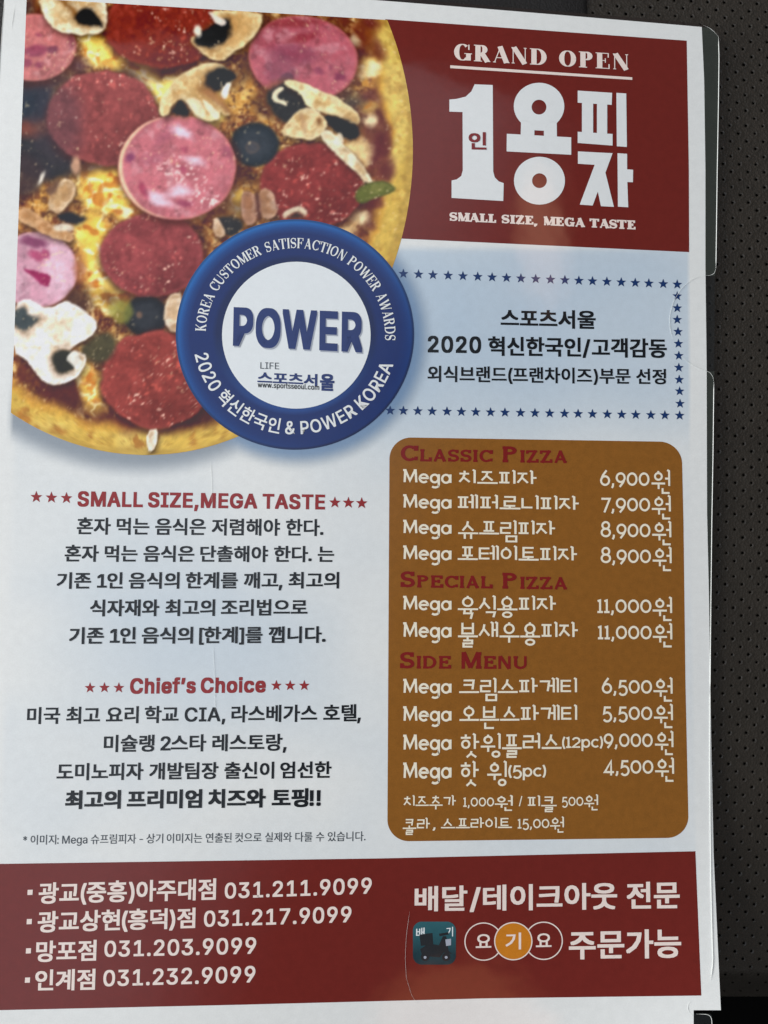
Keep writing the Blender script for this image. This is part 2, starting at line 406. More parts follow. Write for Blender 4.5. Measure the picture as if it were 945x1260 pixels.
# roman capitals with serifs
def roman(ch, th, tn, sl, st):
    R = []
    def line(a, b, w): R.append(ribbon([a, b], w))
    def foot(x, y, k=1.0, ext=0.0):
        yy = st/2 if y == 0 else 1 - st/2
        R.append(ribbon([(x - sl*k - ext/2, yy), (x + sl*k + ext/2, yy)], st))
    def bowl(cx, cy, rx, ry, a0, a1, n=18, pre=(), post=(), k=1.0):
        an = [a0 + (a1-a0)*i/n for i in range(n+1)]
        pts = list(pre) + [(cx + rx*math.cos(math.radians(a)), cy + ry*math.sin(math.radians(a))) for a in an] + list(post)
        w = [tn]*len(pre) + [tn + (th*k-tn)*abs(math.cos(math.radians(a)))**1.4 for a in an] + [tn]*len(post)
        R.append(ribbon(pts, w))
    h = th/2; s0 = sl + h
    if ch == 'A':
        line((.1, 0), (.42, 1), tn); line((.38, 1), (.72, 0), th); line((.2, .3), (.6, .3), tn); foot(.1, 0); foot(.72, 0, 1, th*.6); w = .84
    elif ch in 'CG':
        bowl(.44, .5, .44-h, .5-tn/2, 48, 312); line((.76, .98), (.76, .66), tn*1.3); w = .84
        if ch == 'C': line((.76, .3), (.76, .06), tn)
        else: line((.74, .02), (.74, .42), th*.9); R.append(ribbon([(.74-sl-h, .43), (.74+sl+h*.8, .43)], st)); w = .92
    elif ch == 'D':
        line((s0, 0), (s0, 1), th); bowl(.36, .5, .5-h, .5-tn/2, 90, -90, pre=[(.0, 1-tn/2)], post=[(.0, tn/2)]); w = .9
    elif ch in 'EF':
        line((s0, 0), (s0, 1), th); R.append(ribbon([(0, 1-st/2), (.66, 1-st/2)], st)); line((.65, 1), (.65, .72), tn*1.2)
        line((s0, .52), (.5, .52), tn); line((.5, .66), (.5, .38), tn)
        if ch == 'E': R.append(ribbon([(0, st/2), (.7, st/2)], st)); line((.69, 0), (.69, .3), tn*1.2)
        else: foot(s0, 0, 1, th)
        w = .76
    elif ch == 'I': line((s0, 0), (s0, 1), th); foot(s0, 0, 1, th); foot(s0, 1, 1, th); w = 2*s0
    elif ch == 'K':
        line((s0, 0), (s0, 1), th); foot(s0, 0, 1, th); foot(s0, 1, 1, th); line((s0, .36), (.68, 1), tn); line((.36, .52), (.72, 0), th); foot(.68, 1); foot(.74, 0, 1, th*.6); w = .88
    elif ch == 'L':
        line((s0, 0), (s0, 1), th); foot(s0, 1, 1, th); R.append(ribbon([(0, st/2), (.66, st/2)], st)); line((.65, 0), (.65, .34), tn*1.2); w = .72
    elif ch == 'M':
        line((.12, 0), (.12, 1), tn); line((.14, 1), (.48, .05), th); line((.48, .05), (.84, 1), tn); line((.88, 0), (.88, 1), th)
        foot(.12, 0); foot(.88, 0, 1, th); foot(.1, 1, .9); foot(.88, 1, .9, th); w = 1.02
    elif ch == 'N':
        line((.12, 0), (.12, 1), tn); line((.16, 1), (.72, 0), th); line((.74, 0), (.74, 1), tn); foot(.12, 0); foot(.1, 1, .9); foot(.74, 1); w = .88
    elif ch == 'O': bowl(.44, .5, .44-h, .5-tn/2, 0, 360, 28); w = .92
    elif ch in 'PR':
        line((s0, 0), (s0, 1), th); foot(s0, 0, 1, th)
        bowl(.34, .74, .36-h, .26-tn/2, 90, -90, pre=[(0, 1-tn/2)], post=[(.2, .48+tn/2)]); w = .76
        if ch == 'R': line((.42, .5), (.7, 0), th); foot(.74, 0, .7, th*.4); w = .86
    elif ch == 'S':
        pts = arc(.33, .73, .25, .27-tn/2, 30, 200, 9) + arc(.33, .73, .25, .23, 215, 250, 2) + arc(.33, .27, .27, .23, 70, 35, 2) + arc(.33, .27, .27, .27-tn/2, 20, -150, 9)
        n = len(pts); ws = [tn + (th-tn)*math.exp(-((i-(n-1)/2)/(n*.2))**2) for i in range(n)]
        R.append(ribbon(pts, ws)); line((.57, .98), (.57, .7), tn*1.1); line((.08, .02), (.08, .32), tn*1.1); w = .68
    elif ch == 'T':
        line((.38, 0), (.38, 1), th); foot(.38, 0, 1, th); R.append(ribbon([(.0, 1-st/2), (.76, 1-st/2)], st)); line((.02, 1), (.02, .7), tn*1.2); line((.74, 1), (.74, .7), tn*1.2); w = .8
    elif ch == 'U':
        pts = [(s0, 1), (s0, .35)] + arc(.45, .35, .45-s0, .35-tn/2, 180, 360, 10)[1:] + [(.9-s0, 1)]
        ws = [th, th] + [th+(tn-th)*i/9 for i in range(10)] + [tn]
        R.append(ribbon(pts, ws)); foot(s0, 1, 1, th); foot(.9-s0, 1); w = .9
    elif ch == 'W':
        line((.1, 1), (.36, 0), th); line((.38, 0), (.6, 1), tn); line((.58, 1), (.86, 0), th); line((.88, 0), (1.1, 1), tn); foot(.1, 1, 1, th*.6); foot(.6, 1, .8); foot(1.1, 1); w = 1.2
    elif ch == 'Z':
        R.append(ribbon([(.04, 1-st/2), (.68, 1-st/2)], st)); R.append(ribbon([(.0, st/2), (.7, st/2)], st)); line((.6, 1), (.1, 0), th); line((.05, 1), (.05, .72), tn); line((.69, 0), (.69, .3), tn); w = .76
    elif ch == ',': R.append(ribbon([(.14, .14), (.14, 0), (.04, -.2)], [th, th*.9, tn])); w = .34
    else: w = .4
    return R, w
def roman_parts(s, th, tn, sl, st, gap=.08, small=None):
    x, parts, mid, first = 0.0, [], [], True
    for ch in s:
        R, w = roman(ch, th, tn, sl, st)
        k = 1.0 if (small is None or first) else small
        for v, f in R: parts.append((np.stack([v[:, 0]*k + x, v[:, 1]*k], -1), f)); mid.append(x + w*k/2)
        x += (w + gap) * k
        first = ch == ' '
    return parts, mid, x
def roman_text(pr, s, xl, tl, bl, xr, tr, br, th=.2, tn=.06, sl=.07, st=.06, gap=.08, small=None):
    parts, mid, tot = roman_parts(s, th, tn, sl, st, gap, small)
    allv = np.concatenate([v for v, f in parts])
    mx, my = line_map(allv, xl, tl, bl, xr, tr, br, 1.0, 0.0)
    o = 0
    for v, f in parts:
        pr.add(list(zip(mx[o:o+len(v)], my[o:o+len(v)])), f); o += len(v)

# ------------------------------------------------------------------ numeric painting for the printed photograph
def vnoise(x, y, seed):
    r = np.random.RandomState(seed).rand(256, 256)
    xi, yi = np.floor(x).astype(int), np.floor(y).astype(int)
    fx, fy = x - xi, y - yi
    fx, fy = fx*fx*(3-2*fx), fy*fy*(3-2*fy)
    g = lambda i, j: r[(yi+j) & 255, (xi+i) & 255]
    return (g(0,0)*(1-fx)+g(1,0)*fx)*(1-fy) + (g(0,1)*(1-fx)+g(1,1)*fx)*fy
def fbm(x, y, s, seed, o=4):
    v, a, t = 0, .5, 0
    for i in range(o):
        v = v + a*vnoise(x/s, y/s, seed+i); t += a; a *= .55; s *= .5
    return v/t
def sm(v, a, b):
    t = np.clip((v-a)/(b-a), 0, 1); return t*t*(3-2*t)

# ================================================================== THE SEAT (setting)
def leather_mat(name, col, rough, grain_scale, strength):
    m = bpy.data.materials.new(name); m.use_nodes = True
    n, l = m.node_tree.nodes, m.node_tree.links; b = n['Principled BSDF']
    t = n.new('ShaderNodeTexCoord')
    v = n.new('ShaderNodeTexVoronoi'); v.inputs['Scale'].default_value = grain_scale; l.new(t.outputs['Object'], v.inputs['Vector'])
    no = n.new('ShaderNodeTexNoise'); no.inputs['Scale'].default_value = grain_scale*.6; no.inputs['Detail'].default_value = 5; l.new(t.outputs['Object'], no.inputs['Vector'])
    ad = n.new('ShaderNodeMath'); ad.operation = 'ADD'; l.new(v.outputs['Distance'], ad.inputs[0]); l.new(no.outputs[0], ad.inputs[1])
    bp = n.new('ShaderNodeBump'); bp.inputs['Strength'].default_value = strength; bp.inputs['Distance'].default_value = 0.0006
    l.new(ad.outputs[0], bp.inputs['Height']); l.new(bp.outputs[0], b.inputs['Normal'])
    n2 = n.new('ShaderNodeTexNoise'); n2.inputs['Scale'].default_value = 90; n2.inputs['Detail'].default_value = 6; l.new(t.outputs['Object'], n2.inputs['Vector'])
    mx = n.new('ShaderNodeMix'); mx.data_type = 'RGBA'; l.new(n2.outputs[0], mx.inputs[0])
    mx.inputs[6].default_value = (col[0]*.7, col[1]*.7, col[2]*.7, 1); mx.inputs[7].default_value = (col[0]*1.3, col[1]*1.3, col[2]*1.3, 1)
    l.new(mx.outputs[2], b.inputs['Base Color'])
    b.inputs['Roughness'].default_value = rough; b.inputs['Specular IOR Level'].default_value = 0.5
    return m
LEATHER = leather_mat('perforated_leather', (0.029, 0.0245, 0.0192), 0.37, 1300, 0.2)
SMOOTH_DARK = leather_mat('smooth_dark', (0.009, 0.008, 0.008), 0.6, 1400, 0.25)

GAP_SHADE = leather_mat('gap_shade', (0.002, 0.002, 0.002), 0.9, 500, 0.2)  # near-black colour stands in for the shade deep in the gap
GAP_SHADE.node_tree.nodes['Principled BSDF'].inputs['Specular IOR Level'].default_value = 0.03
SEAT_Z = -0.0026
def seat_z(y): return SEAT_Z - 7e-8*np.maximum(0, np.asarray(y, float)-880)**2 - np.minimum(2.6e-5*np.maximum(0, np.asarray(y, float)-1190)**2, 0.05)
def build_seat():
    a, b = 10.15, 9.6
    def warp(x0, y0):
        x0, y0 = np.asarray(x0, float), np.asarray(y0, float)
        return x0 - 5e-5*(y0-525)**2, y0 + 0.04*(x0-800)*np.clip((300-y0)/300.0, 0, 2.0)
    cs = []
    for j in range(-76, 92):
        for i in range(-110, 66):
            if (i + j) % 2: continue
            x0, y0 = 895 + i*a, 431 + j*b
            x, y = warp(x0, y0)
            if 40 < x < 820 and 60 < y < 1190: continue
            if x < -230 or x > 1180 or y < -280 or y > 1262: continue
            cs.append((x0, y0))
    cs = np.array(cs); N = len(cs)
    bd = np.array([(a,0),(a/2,b/2),(0,b),(-a/2,b/2),(-a,0),(-a/2,-b/2),(0,-b),(a/2,-b/2)])
    cc = np.array([(math.cos(k*math.pi/4), math.sin(k*math.pi/4)) for k in range(8)])
    jit = RNG.uniform(.85, 1.12, N)[:, None, None]
    dep = RNG.uniform(.8, 1.15, N)[:, None]
    off = RNG.uniform(-.3, .3, (N,1,2))
    rings = [(bd[None]*np.ones((N,1,1)), 0.0), (cc[None]*4.3*jit, 0.0), (cc[None]*2.9*jit, -0.00002), (cc[None]*1.55*jit - np.array([.35, 0]), -0.00026), (cc[None]*1.2*jit - np.array([.45, 0]), -0.0017)]
    V = []
    for k, (r, dz) in enumerate(rings):
        p = cs[:, None, :] + r + (off if k else 0)
        px, py = warp(p[..., 0], p[..., 1])
        lip = (0, .00003, .00030, .00006, 0)[k] * np.maximum(0, np.cos(np.arange(8)*math.pi/4 - .35))[None]
        V.append(on_plane(px, py, seat_z(py) + dz*dep + lip*dep))
    V = np.stack(V, 1)                             # N,5,8,3
    co = V.reshape(-1, 3)
    faces = []
    for t in range(N):
        o = t*40
        for k in range(4):
            for q in range(8):
                q2 = (q+1) % 8
                faces.append((o+k*8+q, o+k*8+q2, o+(k+1)*8+q2, o+(k+1)*8+q))
        faces.append(tuple(o+32+q for q in range(8)))
    key, remap, keep = {}, np.arange(len(co)), []
    for i_, k_ in enumerate(map(tuple, np.round(co*2e6).astype(np.int64))):
        remap[i_] = key.setdefault(k_, len(key))
        if remap[i_] == len(keep): keep.append(i_)
    co = co[keep]; faces = [tuple(remap[q] for q in f) for f in faces]
    # an unseen plane added under the leather to block light, and the near-black gap floor
    base = len(co)
    q = on_plane(np.array([-260., 1200, 1200, -260]), np.array([-300., -300, 1196, 1196]), np.full(4, -0.0155))
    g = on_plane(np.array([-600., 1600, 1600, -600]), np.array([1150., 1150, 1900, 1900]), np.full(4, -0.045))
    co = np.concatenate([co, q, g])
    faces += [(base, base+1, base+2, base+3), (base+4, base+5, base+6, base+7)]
    o = mesh_obj('seat_surface', co, faces, [LEATHER, GAP_SHADE], smooth=True)
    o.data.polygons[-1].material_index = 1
    o['kind'] = 'structure'
    # dark smooth panel past the top edge, rounded along one side
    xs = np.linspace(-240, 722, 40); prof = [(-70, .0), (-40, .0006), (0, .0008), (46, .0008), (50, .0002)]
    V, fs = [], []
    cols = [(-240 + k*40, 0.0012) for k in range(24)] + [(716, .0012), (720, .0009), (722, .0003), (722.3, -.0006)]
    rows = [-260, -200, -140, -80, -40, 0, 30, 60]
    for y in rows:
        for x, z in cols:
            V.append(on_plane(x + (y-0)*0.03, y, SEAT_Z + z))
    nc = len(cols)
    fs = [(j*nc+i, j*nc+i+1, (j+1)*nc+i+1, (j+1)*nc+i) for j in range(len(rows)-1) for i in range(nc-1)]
    o2 = mesh_obj('seat_dark_panel', V, fs, SMOOTH_DARK, smooth=True)
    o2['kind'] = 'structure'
build_seat()

# ================================================================== THE FLYER
flyer = bpy.data.objects.new('laminated_flyer', None); COL.objects.link(flyer)
flyer['label'] = 'glossy laminated pizza menu flyer with red header lying on black perforated leather'
flyer['category'] = 'flyer'

def interp(y, tab): return np.interp(y, [t[0] for t in tab], [t[1] for t in tab])
def left_print(y): return interp(y, [(-30, 33.8), (0, 32.7), (150, 26.9), (290, 21.9), (430, 17.0), (505, 13.5), (1060, -8), (1300, -18)])
def right_print(y): return interp(y, [(0, 844), (50, 845), (209, 847.6), (310, 848), (630, 850), (1050, 855.8), (1225, 863), (1300, 866)])
def paper_right(y): return interp(y, [(-30, 862), (33, 863.5), (100, 866.5), (209, 868), (330, 868), (450, 869.5), (630, 870), (740, 872.5), (840, 874), (900, 875), (1050, 878), (1180, 884), (1243, 887)])
def paper_left(y): return interp(y, [(-60, 8), (0, 5), (70, 0.5), (300, -8), (1300, -45)])
def paper_top(x): return 33.2 - 0.0868*(864 - x) + 1.1e-5*(864-x)**2

def build_paper():
    nx, ny = 190, 260
    U, Vv = np.meshgrid(np.linspace(0, 1, nx), np.linspace(0, 1, ny))
    X = U*860; Y = Vv*1243
    for _ in range(6):
        X = paper_left(Y)*(1-U) + paper_right(Y)*U
        Y = paper_top(X)*(1-Vv) + 1243.0*Vv
    U2, V2 = np.meshgrid(np.linspace(0, 1, nx), np.linspace(0, 1, 12))
    Y2 = 1243 + V2*(52 - 12*U2); X2 = paper_left(Y2)*(1-U2) + 853.5*U2
    def fc(w, h, o): return [(o+j*w+i, o+j*w+i+1, o+(j+1)*w+i+1, o+(j+1)*w+i) for j in range(h-1) for i in range(w-1)]
    faces = fc(nx, ny, 0) + fc(nx, 12, nx*ny)
    x = np.concatenate([X.ravel(), X2.ravel()]); y = np.concatenate([Y.ravel(), Y2.ravel()])
    # printed ground: near white, a pale blue wash around the badge and the award box, printed drop shadows
    c = np.ones((len(x), 3)) * np.array([224, 226, 224.])
    inside = sm(x, left_print(y)-1, left_print(y)+14) * sm(right_print(y)-x, -1.5, 1.5) * sm(y, 300, 312) * (y < 1090)
    n1 = fbm(x, y, 160, 31, 3)
    wash = inside * (0.12 + 0.72*np.exp(-((x-660)/250)**4 - ((y-400)/135)**4) + 0.3*np.exp(-((x-250)/170)**2 - ((y-780)/120)**2) + .5*(n1-.5))
    wash = np.clip(wash, 0, 1)[:, None]
    c = c*(1-wash) + np.array([178, 196, 212.])*wash
    r1 = np.sqrt(((x-172)/330)**2 + ((y-192)/377)**2)
    s1 = sm(r1, 1.062, .985)*sm(y, 430, 500)*sm(x, left_print(y)-2, left_print(y)+1)*.66
    r2 = np.sqrt(((x-366)/146)**2 + ((y-415)/142)**2)
    s2 = sm(r2, 1.17, .99)*.75
    s = np.clip(np.maximum(s1, s2), 0, 1)[:, None]
    tint = np.array([104, 116, 130.])*(1-s2[:, None]) + np.array([84, 122, 168.])*s2[:, None]
    c = c*(1-s) + tint*s
    col = np.clip(lin(c)/0.93, 0, .86)
    # (ny, nx) ordering feeds P
    o = mesh_obj('paper_sheet', P(x, y, 0), faces, M['paper'], flyer, smooth=True, colors=col)
    return o
paper = build_paper()

def panel(name, mat, xl, xr, yt, yb, nx, ny, h=3e-5):
    U, V = np.meshgrid(np.linspace(0, 1, nx), np.linspace(0, 1, ny))
    X = 450 + U*10; Y = 600 + V
    for _ in range(6):
        X = xl(Y)*(1-U) + xr(Y)*U
        Y = yt(X)*(1-V) + yb(X)*V
    pr = Print(h); pr.grid(X, Y)
    return pr.build(name, mat, flyer, smooth=True)
def lin2(p, q): return lambda x: p[1] + (np.asarray(x, float)-p[0])*(q[1]-p[1])/(q[0]-p[0])

# ---- printed photograph of the pizza
ECX, ECY, ERX, ERY = 180., 185., 328., 375.
def build_pizza():
    nv, nu = 400, 350
    v = np.linspace(0, 1, nv)[:, None]
    X = np.tile(np.linspace(30, 500, nu)[None], (nv, 1)); U = np.tile(np.linspace(0, 1, nu)[None], (nv, 1))
    for _ in range(8):
        top = 5.4 + (X-160)*0.0605
        Y = top*(1-v) + 559.95*v
        q = np.sqrt(np.clip(1-((Y-ECY)/ERY)**2, 0, 1))
        xl = np.maximum(left_print(Y), ECX-ERX*q); xr = ECX+ERX*q
        X = xl*(1-U) + xr*U
    x, y = X.ravel(), Y.ravel()
    wx = x + 5*(fbm(x, y, 22, 1)-.5)*2; wy = y + 5*(fbm(x, y, 22, 5)-.5)*2
    n_big, n_mid, n_fine = fbm(x, y, 60, 9), fbm(x, y, 18, 14), fbm(x, y, 5, 19, 3)
    C = np.zeros((len(x), 3))
    def mixc(m, col):
        nonlocal C
        m = np.clip(m, 0, 1)[:, None]
        C = C*(1-m) + np.asarray(col, float)*m
    # baked base: sauce, browned cheese, yellow cheese
    C[:] = (150, 96, 52)
    mixc(sm(n_mid, .42, .62), (112, 58, 36)); mixc(sm(n_big, .5, .68)*.8, (196, 142, 62)); mixc(sm(fbm(x, y, 12, 77), .58, .74)*.7, (226, 188, 112))
    mixc(sm(fbm(x, y, 30, 52), .56, .7)*.7, (84, 40, 30))
    rg = np.abs(fbm(x, y, 17, 601)-.5)*2; rg2 = np.abs(fbm(x, y, 9, 611, 3)-.5)*2
    mixc(sm(rg, .16, .02)*.7, (74, 38, 26)); mixc(sm(rg2, .14, .02)*.45, (232, 190, 112)); mixc(sm(fbm(x, y, 8, 621, 3), .6, .76)*.7, (66, 34, 26)); mixc(sm(fbm(x, y, 6, 631, 3), .64, .78)*.7, (240, 206, 140))
    er = np.sqrt(((x-ECX)/ERX)**2 + ((y-ECY)/ERY)**2)
    edge = (1-er)*345 + 12*(fbm(x, y, 40, 61)-.5)*2 + 6*(n_mid-.5)
    rightness = sm(x, 330, 430)
    crust = np.where(rightness > 0, 0, 0) + 30*rightness + 27*(1-rightness)
    scorch = sm(edge, crust+45, crust+12)
    mixc(scorch*sm(fbm(x, y, 26, 71), .36, .56), (92, 44, 36))
    mixc(sm(edge, crust+16, crust-2), (196, 148, 62))
    cm = sm(edge, crust+3, crust-8)
    C0 = np.array([198, 164, 76.]); mixc(cm, C0)
    mixc(cm*sm(n_big, .45, .7)*.6, (212, 186, 104)); mixc(cm*sm(fbm(x, y, 14, 83), .55, .75)*(.75-.45*rightness), (150, 92, 40)); mixc(cm*sm(fbm(x, y, 9, 88), .6, .8)*.5, (236, 204, 110))
    mixc(cm*sm(fbm(x, y, 6, 641, 3), .56, .76)*.35, (140, 98, 44)); mixc(sm(edge, 9, 1)*.45, (150, 118, 58))
    def ell(cx, cy, rx, ry, rot=0, soft=2.2, warp=1.0):
        a = math.radians(rot); dx, dy = x + (wx-x)*warp - cx, y + (wy-y)*warp - cy
        u, w = dx*math.cos(a)+dy*math.sin(a), -dx*math.sin(a)+dy*math.cos(a)
        r = np.sqrt((u/rx)**2+(w/ry)**2)
        return sm((1-r)*min(rx, ry), -soft, soft), r, u/rx, w/ry
    def pol(pts, soft=1.6, warp=.6):
        for _ in range(1):
            pts = [q for (a0, b0), (a1, b1) in zip(pts, pts[1:]+pts[:1]) for q in ((a0*.75+a1*.25, b0*.75+b1*.25), (a0*.25+a1*.75, b0*.25+b1*.75))]
        px, py = x + (wx-x)*warp, y + (wy-y)*warp
        x0, y0, x1, y1 = min(p[0] for p in pts)-20, min(p[1] for p in pts)-20, max(p[0] for p in pts)+20, max(p[1] for p in pts)+20
        idx = np.where((px > x0) & (px < x1) & (py > y0) & (py < y1))[0]
        qx, qy = px[idx], py[idx]
        d = np.full(len(idx), 1e9); ins = np.zeros(len(idx), bool)
        for (ax, ay), (bx, by) in zip(pts, pts[1:]+pts[:1]):
            ex, ey = bx-ax, by-ay
            t = np.clip(((qx-ax)*ex+(qy-ay)*ey)/(ex*ex+ey*ey+1e-9), 0, 1)
            d = np.minimum(d, np.hypot(qx-ax-t*ex, qy-ay-t*ey))
            if ay != by: ins ^= ((ay > qy) != (by > qy)) & (qx < (bx-ax)*(qy-ay)/(by-ay)+ax)
        full = np.full(len(x), -1e3); full[idx] = np.where(ins, d, -d)
        return sm(full, -soft, soft), full
    def cheese(cx, cy, rx, ry, rot=0, k=1.0):
        m, r, u, w = ell(cx, cy, rx, ry, rot, 7, 2.0)
        mixc(m*k, (230, 190, 82)); mixc(m*k*sm(fbm(x*.8+y*.5, y*.8-x*.5, 24, 661, 2), .42, .6), (242, 216, 116)); mixc(m*k*sm(np.abs(fbm(x*.9+y*.4, (y*.9-x*.4)*1.6, 26, 33, 3)-.5), .075, .01)*.95, (250, 242, 196)); mixc(m*k*sm(fbm(x, y, 13, 671, 2), .62, .74)*.85, (176, 98, 36)); mixc(m*sm(fbm(x, y, 11, 44), .62, .74)*.7, (184, 104, 36))
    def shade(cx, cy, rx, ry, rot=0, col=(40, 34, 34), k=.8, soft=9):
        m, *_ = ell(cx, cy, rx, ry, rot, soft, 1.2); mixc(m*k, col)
    for a in [(128, 62, 34, 18, 25), (178, 98, 46, 13, 32), (202, 108, 24, 12, 0), (262, 130, 17, 28, 20), (125, 225, 26, 34, 10), (150, 250, 30, 14, 30), (113, 282, 24, 22, 0), (120, 330, 20, 44, 0), (140, 368, 22, 20, 0), (245, 262, 10, 8, 0), (290, 250, 10, 16, 0)]: cheese(*a)
    cheese(434, 190, 17, 15, 20, .75); cheese(438, 50, 9, 8, 0, .6); cheese(457, 82, 12, 10, 0, .7); cheese(300, 170, 10, 8, 0, .5)
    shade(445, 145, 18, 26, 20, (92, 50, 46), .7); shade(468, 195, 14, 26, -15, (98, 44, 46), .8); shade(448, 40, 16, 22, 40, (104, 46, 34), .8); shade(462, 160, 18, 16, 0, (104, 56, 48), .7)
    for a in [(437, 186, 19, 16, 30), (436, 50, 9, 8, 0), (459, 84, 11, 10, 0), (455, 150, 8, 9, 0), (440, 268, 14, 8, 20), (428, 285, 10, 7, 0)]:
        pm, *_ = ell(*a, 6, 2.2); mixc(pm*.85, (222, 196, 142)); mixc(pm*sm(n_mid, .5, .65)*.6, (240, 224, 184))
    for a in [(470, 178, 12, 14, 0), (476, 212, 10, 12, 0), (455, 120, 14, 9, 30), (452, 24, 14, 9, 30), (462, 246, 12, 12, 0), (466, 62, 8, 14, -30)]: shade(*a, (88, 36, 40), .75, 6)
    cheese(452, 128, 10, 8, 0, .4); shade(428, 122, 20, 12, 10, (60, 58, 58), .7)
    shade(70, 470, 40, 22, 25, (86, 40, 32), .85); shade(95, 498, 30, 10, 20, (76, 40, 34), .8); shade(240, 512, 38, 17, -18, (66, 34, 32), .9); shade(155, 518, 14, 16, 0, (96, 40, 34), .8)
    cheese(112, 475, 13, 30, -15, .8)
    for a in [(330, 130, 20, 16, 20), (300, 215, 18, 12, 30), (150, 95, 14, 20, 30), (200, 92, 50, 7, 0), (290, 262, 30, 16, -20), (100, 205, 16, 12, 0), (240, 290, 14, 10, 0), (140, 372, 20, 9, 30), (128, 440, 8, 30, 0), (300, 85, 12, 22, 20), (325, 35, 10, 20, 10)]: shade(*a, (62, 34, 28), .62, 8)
    # olives and deep shade
    def olive(cx, cy, rx, ry, col=(44, 48, 54), hole=None):
        m, r, u, w = ell(cx, cy, rx, ry, 0, 3, .5); mixc(m, col); mixc(m*sm(r, .8, .5)*.25, (76, 78, 84)); mixc(m*sm(r, .75, 1)*.4, (24, 26, 28))
        if hole: h, *_ = ell(*hole, 0, 2, .6); mixc(h*.8, (120, 92, 74)); 
    # pepperoni
    def pepperoni(cx, cy, rx, ry, col, seed, rot=0, haze=0.0):
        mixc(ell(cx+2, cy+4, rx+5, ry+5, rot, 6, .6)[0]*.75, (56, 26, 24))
        m, r, u, w = ell(cx, cy, rx, ry, rot, 2.6, .8)
        base = np.array(col, float); mixc(m, base)
        mixc(m*sm(fbm(x, y, 20, seed), .42, .7)*.5, base*.76); mixc(m*sm(fbm(x, y, 13, seed+5), .5, .74)*.45, base*1.14+(10, 6, 5))
        mixc(m*sm(fbm(x, y, 5.5, seed+9, 2), .55, .8)*.28, base*.68)
        mixc(m*sm(fbm(x, y, 8, seed+30, 3), .58, .78)*.3, base*1.25+(20, 12, 10))
        mixc(m*sm(u*.5+w*.8, -.1, .95)*.45, base*.66); mixc(m*sm(r, .9, .99)*.35, base*1.15+(20, 14, 12)); 
        clus = sm(fbm(x, y, 24, seed+13), .48, .62)
        mixc(m*clus*sm(fbm(x, y, 3.6, seed+17, 2), .73, .84)*.95, (232, 188, 168)); mixc(m*clus*sm(fbm(x, y, 5.2, seed+21, 2), .64, .8)*.5, base*1.3+(40, 22, 14))
    def ham(cx, cy, rx, ry, col, seed, rot=0):
        mixc(ell(cx+2, cy+4, rx+5, ry+5, rot, 6, .6)[0]*.7, (70, 34, 30))
        m, r, u, w = ell(cx, cy, rx, ry, rot, 1.8, .2)
        base = np.array(col, float); mixc(m, base)
        mixc(m*sm(fbm(x, y, 26, seed), .45, .62)*.6, base*.84); mixc(m*sm(fbm(x, y, 15, seed+4), .52, .7)*.7, base*.72+60)
        mixc(m*sm(fbm(x, y, 10, seed+8), .66, .76)*.6, base*.66)
        mixc(m*sm(fbm(x, y, 7, seed+41, 3), .52, .75)*.3, base*.8+40); mixc(m*sm(fbm(x, y, 6, seed+47, 3), .56, .78)*.3, base*.8)
        mixc(m*sm(r, .93, 1.0)*.45, base*.9+(34, 22, 6))
        return m
    def spot(m, cx, cy, rx, ry, rot=0, col=(132, 62, 82), k=.85, soft=2.5): mixc(m*ell(cx, cy, rx, ry, rot, soft, 1.1)[0]*k, col)
    # shade in the upper left and left
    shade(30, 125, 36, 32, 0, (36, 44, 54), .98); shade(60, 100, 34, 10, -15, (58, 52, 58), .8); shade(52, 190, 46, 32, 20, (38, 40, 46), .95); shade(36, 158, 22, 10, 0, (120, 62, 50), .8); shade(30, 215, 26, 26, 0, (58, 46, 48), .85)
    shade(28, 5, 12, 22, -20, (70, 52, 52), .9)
    pepperoni(200, 32, 70, 51, (122, 48, 40), 101)
    h = ham(42, 58, 51, 41, (190, 112, 110), 140)
    spot(h, 44, 62, 16, 7, 0); spot(h, 66, 62, 8, 6, 0, (112, 62, 78)); spot(h, 32, 76, 9, 6); spot(h, 50, 80, 5, 4); spot(h, 48, 42, 3, 2); spot(h, 88, 52, 6, 8, 0, (120, 62, 74), .6)
    shade(101, 80, 9, 9, 0, (78, 50, 58), .8)
    pepperoni(127, 145, 69, 57, (136, 66, 64), 160)
    mixc(ell(72, 150, 30, 50, 0, 14, 1)[0]*.45, (72, 58, 66))
    pepperoni(384, 227, 63, 52, (126, 50, 48), 180)
    pepperoni(187, 314, 63, 52, (134, 62, 63), 200)
    shade(180, 392, 36, 26, 0, (60, 40, 32), .8)
    olive(180, 389, 27, 24, (40, 42, 46), (172, 388, 4, 4)); olive(313, 178, 30, 27, (42, 48, 54), (311, 181, 8, 7))
    mixc(ell(311, 181, 8, 7, 0, 4, .5)[0]*.9, (62, 64, 70))
    pepperoni(191, 467, 66, 59, (134, 58, 52), 220)
    mixc(ell(122, 428, 22, 17, -20, 5, 1)[0]*.9, (66, 64, 46)); mixc(ell(150, 385, 13, 12, 0, 5, 1.5)[0]*.6, (150, 150, 62))
    h = ham(373, 72, 67, 52, (172, 88, 98), 240, 8)
    spot(h, 362, 66, 30, 11, 8, (128, 60, 78), .75, 5); spot(h, 345, 88, 18, 20, 0, (120, 66, 84), .5, 8); spot(h, 372, 46, 22, 5, -12, (128, 44, 52), .6, 3); spot(h, 419, 95, 7, 6, 0, (116, 48, 72)); spot(h, 391, 88, 6, 4, 30); spot(h, 406, 83, 2, 4); spot(h, 352, 96, 8, 9, 0, (92, 60, 72)); spot(h, 360, 28, 40, 5, -4, (120, 44, 46), .6, 3)
    h = ham(218, 206, 72, 64, (188, 106, 114), 260)
